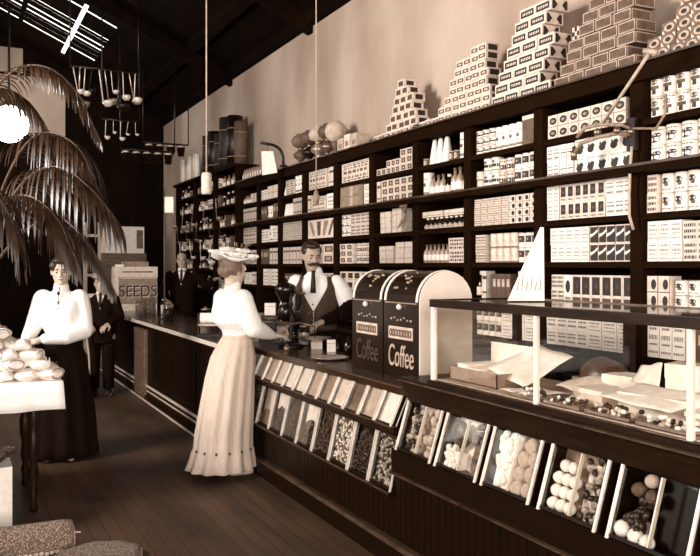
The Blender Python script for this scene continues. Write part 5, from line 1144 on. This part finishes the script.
# arc lamp
p = pz(9, 124, 13.0); zr = rz_(max(p.x, 0))
t = thing('globe_lamp', 'brightly glowing round lamp globe hanging at the rear left', 'lamp', p)
MB().ell((0, 0, 0), .30, 'lampglow', 24, 16).build('globe', t); MB().lathe([(.06, .28), (.12, .30), (.08, .36), (.03, .42), (0, .42)], 'iron', n=18).build('cap', t); MB().tube([(0, 0, .4), (0, 0, zr-p.z)], .02, 'iron', 8).build('rod', t)
# basket carried near the boy
t = thing('wicker_basket', 'basket with tall pale hoop handle on the floor beside the boy', 'basket', (1.20, 9.44, 0))
MB().lathe([(0, .0), (.13, 0), (.18, .9*.3), (.19, .28), (.17, .27), (.12, .02), (0, .02)], 'wick', n=24).build('basket', t)
MB().tube([(.17*math.cos(a), 0, .26+.72*math.sin(a)) for a in [PI*i/16 for i in range(17)]], .012, 'buff', 8).build('handle', t)
# ================= left foreground =================
TX1, TY0, TY1, TZ = .585, 5.14, 5.98, .80
t = thing('display_table', 'dark table with turned leg under the white cloth', 'table', (-.3, 5.56, 0))
W(MB().box(-1.2, TX1-.02, TY0+.02, TY1-.02, TZ-.035, TZ-.004, 'dark'), 'tabletop', t)
for x in (-1.1, .43):
    for y in (TY0+.1, TY1-.1): W(MB().lathe([(.02, 0), (.028, .02), (.018, .06), (.03, .12), (.018, .16), (.032, .22), (.022, .30), (.036, .36), (.038, .46), (.024, .5), (.034, .54), (.034, TZ-.035)], 'dark', c=(x, y, 0), n=16), 'leg', t)
mb = MB(); y0, y1, x0, x1 = TY0-.004, TY1+.004, -1.21, TX1+.004; hem = .632
pr = []
def edge_pts():
    out = []
    for i in range(61): out.append((x1+(x0-x1)*i/60, y0))
    for i in range(1, 21): out.append((x0, y0+(y1-y0)*i/20))
    for i in range(1, 61): out.append((x0+(x1-x0)*i/60, y1))
    for i in range(1, 20): out.append((x1, y1-(y1-y0)*i/20))
    return out
E_ = edge_pts(); cxy = ((x0+x1)/2, (y0+y1)/2); rs = []
for z, o_, w_ in ((TZ, -.006, 0), (TZ-.004, 0, 0), (.74, .004, .2), (.68, .008, .7), (hem, .011, 1)):
    r_ = []
    for i, (x, y) in enumerate(E_):
        nx = (1 if x >= x1-1e-6 else -1 if x <= x0+1e-6 else 0); ny = (-1 if y <= y0+1e-6 else 1 if y >= y1-1e-6 else 0)
        q = o_+.006*w_*math.sin(i*.9)*math.sin(i*.23); r_.append((x+nx*q, y+ny*q, z+(.003*math.sin(i*.5) if z == hem else 0)))
    rs.append(r_)
n = len(E_); vs = [p_ for r_ in rs for p_ in r_]; fs = [(j*n+i, j*n+(i+1) % n, (j+1)*n+(i+1) % n, (j+1)*n+i) for j in range(4) for i in range(n)]+[tuple(range(n-1, -1, -1))]
o = mb.add([(a+.3, b-5.56, c) for a, b, c in vs], fs, 'cloth', True).build('tablecloth', loc=(-.3, 5.56, 0)); so = o.modifiers.new('thick', 'SOLIDIFY'); so.thickness = .003; so.offset = 1
tag(o, 'white cloth hanging over the front edge of the table', 'tablecloth')
random.seed(31)
def bundle(seed, s):
    rnd = random.Random(seed); mb = MB(); mb.ell((0, 0, .035*s), (.085*s, .07*s, .036*s), 'linen', 18, 12); a, b, c = (rnd.uniform(30, 60) for _ in range(3))
    mb.v = [tuple(V(v)+V((.007*math.sin(a*v[1]+v[2]*40), .007*math.sin(b*v[0]), .006*math.sin(c*v[0]+a*v[1])))) for v in mb.v]
    mb.v = [(x, y, max(z, .0)) for x, y, z in mb.v]
    return mb
pr_ = []
for k in range(4):
    o = bundle(k, 1).build('linen_bundle'); MB().tube([(.045*math.cos(q), -.062, .04+.030*math.sin(q)) for q in [2*PI*j/14 for j in range(14)]], .0035, ('faint', 'mid', 'faint', 'cream')[k], 6, True).build('ribbon_loop', o); pr_.append(o)
rows = [(TY0+.09, 'front row'), (TY0+.25, 'second row'), (TY0+.42, 'third row')]; used = set(); cnt = 0
for ri, (yy, rn) in enumerate(rows):
    for L in range(7):
        n_ = 5-(L+1)//2-(1 if ri == 0 and L > 3 else 0)
        if ri == 0 and L > 4: continue
        for i in range(n_):
            k = (cnt*3+ri) % 4; s = 1; x = .53-.075*L-.14*i*1.0-(.0 if ri else -.02); 
            if x < -.12: continue
            loc = (x+random.uniform(-.025, .025), yy+.022*L*(1 if ri == 0 else .5)+random.uniform(-.02, .02), TZ+.004+.058*L+random.uniform(-.004, .012)*(L > 0)); rz = random.uniform(-1.6, 1.6)
            if k in used: o = dup(pr_[k], loc, rz)
            else: used.add(k); o = pr_[k]; o.location = loc; o.rotation_euler = (0, 0, rz)
            tag(o, 'crumpled white linen bundle, %s, %s layer up, %s from right' % (rn, ORD[L], ORD[i]), 'linen', 'white linen heaped on the table'); cnt += 1
t = thing('white_crate', 'plain white box on the floor at the left edge', 'crate', (-.08, 5.03, 0))
MB().box(-.35, .37, -.155, .10, 0, .37, 'white').build('box', t, bevel=.004)
t = thing('wicker_tray', 'dark wicker tray resting on the white box', 'basket', (-.07, 5.0, .371))
MB().lathe([(0, 0), (.30, .0), (.36, .05), (.385, .055), (.385, .07), (.35, .07), (.29, .015), (0, .012)], 'wick', n=40).build('tray', t)
MB().tube([(.378*math.cos(a), .378*math.sin(a), .066+.006*math.sin(20*a)) for a in [2*PI*j/80 for j in range(80)]], .014, 'wick', 8, True).build('braided_rim', t)
for o in t.children:
    o.scale = (1, .40, 1)
t = thing('rolled_rug', 'rolled nubbly rug lying on the floor by the white box', 'rug', (.12, 4.42, .0), .0)
sp = [];
mb = MB(); L0, L1, R = -.75, .43, .086
prof = [ (R*(1-.012*math.sin(7*a))*math.cos(a), R+R*(1-.012*math.sin(7*a))*math.sin(a)) for a in [2*PI*i/36 for i in range(36)]]
rg = [[(x, py, pz_) for py, pz_ in prof] for x in [L0+(L1-L0)*i/24 for i in range(25)]]
rg[0] = [(x, y*.93, R+(z-R)*.93) for x, y, z in rg[0]]; rg[-1] = [(x+.004, y*.90, R+(z-R)*.90) for x, y, z in rg[-1]]
mb.loft(rg, 'rug').build('roll', t)
MB().tube([(L1+.007, (.012+.010*q/2)*math.cos(q)*.95, R+(.012+.010*q/2)*math.sin(q)*.95) for q in [i*.35 for i in range(38)]], .005, 'fringe', 6).build('rolled_end', t)
mb = MB()
for i in range(46): mb.ell((L0+.02+(L1-L0-.02)*i/45, -R*.80, R*.36+.004*math.sin(i*2)), (.014, .012, .013), 'fringe', 7, 5)
f_ = mb.build('fringe', t); f_['kind'] = 'stuff'
# folded rug with a pointed corner
t = thing('folded_rug', 'flat nubbly rug with a pointed corner on the floor beside the roll', 'rug', (.62, 4.08, 0))
out = [(.869, 4.24), (.79, 4.335), (.66, 4.385), (.52, 4.33), (.36, 4.18), (.22, 3.98), (.32, 3.80), (.60, 3.74), (.78, 3.92), (.84, 4.10)]
rs = []
for z, s in ((.002, 1.0), (.02, 1.03), (.045, 1.0), (.062, .86), (.068, .6), (.07, .2)):
    rs.append([((x-.58)*s+.58-.62, (y-4.08)*s+4.08-4.08, z) for x, y in out])
rs = [[c for i in range(len(r_)) for c in (r_[i], tuple((V(r_[i])+V(r_[(i+1) % len(r_)]))/2))] for r_ in rs]
MB().loft(rs, 'rug').build('rug', t)
mb = MB(); P_ = [V((x-.62, y-4.08, .018)) for x, y in out]
k_ = 0
for i in range(len(P_)):
    a, b = P_[i], P_[(i+1) % len(P_)]; m_ = max(2, int((b-a).length/.026))
    for j in range(m_): mb.ell(a.lerp(b, j/m_), (.012, .012, .011), 'fringe', 7, 5)
f_ = mb.build('fringe', t); f_['kind'] = 'stuff'
tag(MB().box(-.022, .022, -.008, .008, 0, .002, 'white').build('paper_scrap', loc=(.615, 4.72, .001), rz=-.4), 'small white scrap of paper on the floor by the rug', 'paper')
# ================= palm =================
t = thing('potted_palm', 'tall potted palm with long drooping fronds by the white table', 'palm', (.12, 6.55, 0))
B0 = V((.12, 6.55, 0))
MB().lathe([(0, 0), (.16, 0), (.15, .03), (.05, .06), (.05, .50), (.15, .53), (.17, .56), (0, .56)], 'dark', n=24).build('stand', t)
MB().lathe([(0, .56), (.13, .56), (.19, .86), (.21, .87), (.21, .92), (.18, .92), (.17, .88), (0, .88)], 'clay', n=28).build('pot', t); MB().lathe([(0, .875), (.172, .885), (0, .9)], 'soil', n=20).build('soil', t)
MB().tube([(0, 0, .88), (-.01, -.02, 1.1), (.0, -.05, 1.3)], [.05, .045, .03], 'stem', 12).build('trunk', t)
def spline(P, n=40):
    out = []; P = [P[0]*2-P[1]]+P+[P[-1]*2-P[-2]]
    for i in range(1, len(P)-2):
        for j in range(n // (len(P)-3)+1):
            s = j/(n // (len(P)-3)+1); a, b, c, d = P[i-1:i+3]
            out.append(.5*((2*b)+(c-a)*s+(2*a-5*b+4*c-d)*s*s+(3*b-a-3*c+d)*s*s*s))
    out.append(P[-2]); return out
def frond(pts, L, seed, t0=.28, npair=38):
    rnd = random.Random(seed); C_ = spline([V((0, -.03, 1.28))+B0]+pts, 60); mb = MB(); N = len(C_)
    C_ = [p-B0 for p in C_]
    mb.tube(C_, [.011*(1-.8*i/(N-1))+.002 for i in range(N)], 'stem', 7)
    for q in range(npair):
        s = t0+(1-t0)*q/(npair-1); f = s*(N-1); i = min(int(f), N-2); p = C_[i].lerp(C_[i+1], f-i); T = (C_[i+1]-C_[i]).normalized()
        side = T.cross(V((0, 0, 1))); side = side.normalized() if side.length > .05 else V((1, 0, 0)); up = side.cross(T).normalized()
        u = (s-t0)/(1-t0); l = L*(.45+.75*math.sin(PI*min(1, .18+u*.72)))*rnd.uniform(.88, 1.08)
        for sg in (1, -1):
            d = (side*sg*.75+T*(.45+.5*u)+up*.25+V((rnd.uniform(-.08, .08), rnd.uniform(-.08, .08), rnd.uniform(-.05, .05)))).normalized(); pp = p; vs = []; K = 6
            w = side.cross(d); w = T.cross(d).normalized() if T.cross(d).length > .05 else V((0, 0, 1)); wid = .0085*rnd.uniform(.8, 1.15)
            ax = d.cross(V((0, 0, -1))); 
            for k_ in range(K+1):
                v_ = k_/K; ww = wid*math.sin(PI*(.12+.86*v_))+.0008; b_ = d.cross(w).normalized()
                c_ = T*ww*(1 if sg > 0 else -1) if False else (T-d*T.dot(d)).normalized()*ww
                vs += [pp-c_, pp+V((0, 0, -.25*ww)), pp+c_]
                d = (d+V((0, 0, -1))*(.34+.32*v_)).normalized(); pp = pp+d*l/K
            mb.add(vs, [(3*k_+m_, 3*k_+m_+1, 3*k_+m_+4, 3*k_+m_+3) for k_ in range(K) for m_ in (0, 1)], 'leaf', True)
    return mb.build('frond', t)
Z = lambda *a: [pz(*q) for q in a]
frond(Z((-22, 200, 5.8), (-12, 110, 5.4), (12, 72, 5.1), (45, 67, 5.0), (75, 90, 4.95), (96, 132, 4.95)), .20, 1, .40)
frond(Z((-14, 240, 5.9), (6, 180, 5.6), (28, 142, 5.4), (52, 133, 5.3), (80, 150, 5.2), (98, 190, 5.2)), .40, 2, .42)
frond(Z((-12, 250, 5.8), (12, 198, 5.4), (36, 172, 5.2), (62, 168, 5.1), (90, 188, 5.0), (112, 214, 5.0)), .40, 3, .40)
frond(Z((-16, 260, 5.6), (-6, 215, 5.2), (14, 197, 5.0), (36, 199, 4.9), (58, 220, 4.85), (72, 250, 4.85)), .33, 4, .36)
frond(Z((-4, 262, 6.0), (24, 232, 5.7), (54, 216, 5.6), (78, 232, 5.5), (96, 256, 5.5), (110, 282, 5.5)), .24, 5, .45)
frond(Z((-24, 240, 5.5), (-26, 200, 5.0), (-18, 186, 4.7), (-4, 194, 4.6), (12, 222, 4.6), (18, 250, 4.6)), .30, 6, .35)
frond(Z((-10, 245, 6.3), (6, 205, 6.4), (24, 188, 6.4), (44, 192, 6.4), (66, 214, 6.4), (80, 240, 6.4)), .34, 7, .4)
frond(Z((-50, 230, 6.0), (-80, 150, 5.8), (-130, 110, 5.6), (-180, 140, 5.5), (-210, 200, 5.5)), .36, 8, .35)
frond(Z((-40, 220, 6.6), (-30, 130, 6.9), (-14, 96, 7.1), (8, 90, 7.2), (34, 108, 7.3), (52, 140, 7.3)), .30, 9, .4)
# dark cabinet added out of the frame to shade the lower-left floor
t = thing('shade_cabinet', 'added unseen dark cabinet that shades the floor, left of the white table', 'cabinet', (-2.0, 4.1, 0))
MB().box(-.35, .35, -1.5, 1.5, 0, 1.85, 'dark').build('case', t, bevel=.006)
for i in range(4): d = MB().box(.35, .37, -1.46+.735*i, -.75+.735*i, .15, 1.75, 'black').build('door', t, bevel=.004); MB().ell((.385, -.8+.735*i, .95), .02, 'brass', 10, 7).build('knob', d)
MB().box(-.4, .4, -1.55, 1.55, 1.85, 1.9, 'dark').build('cornice', t, bevel=.006)
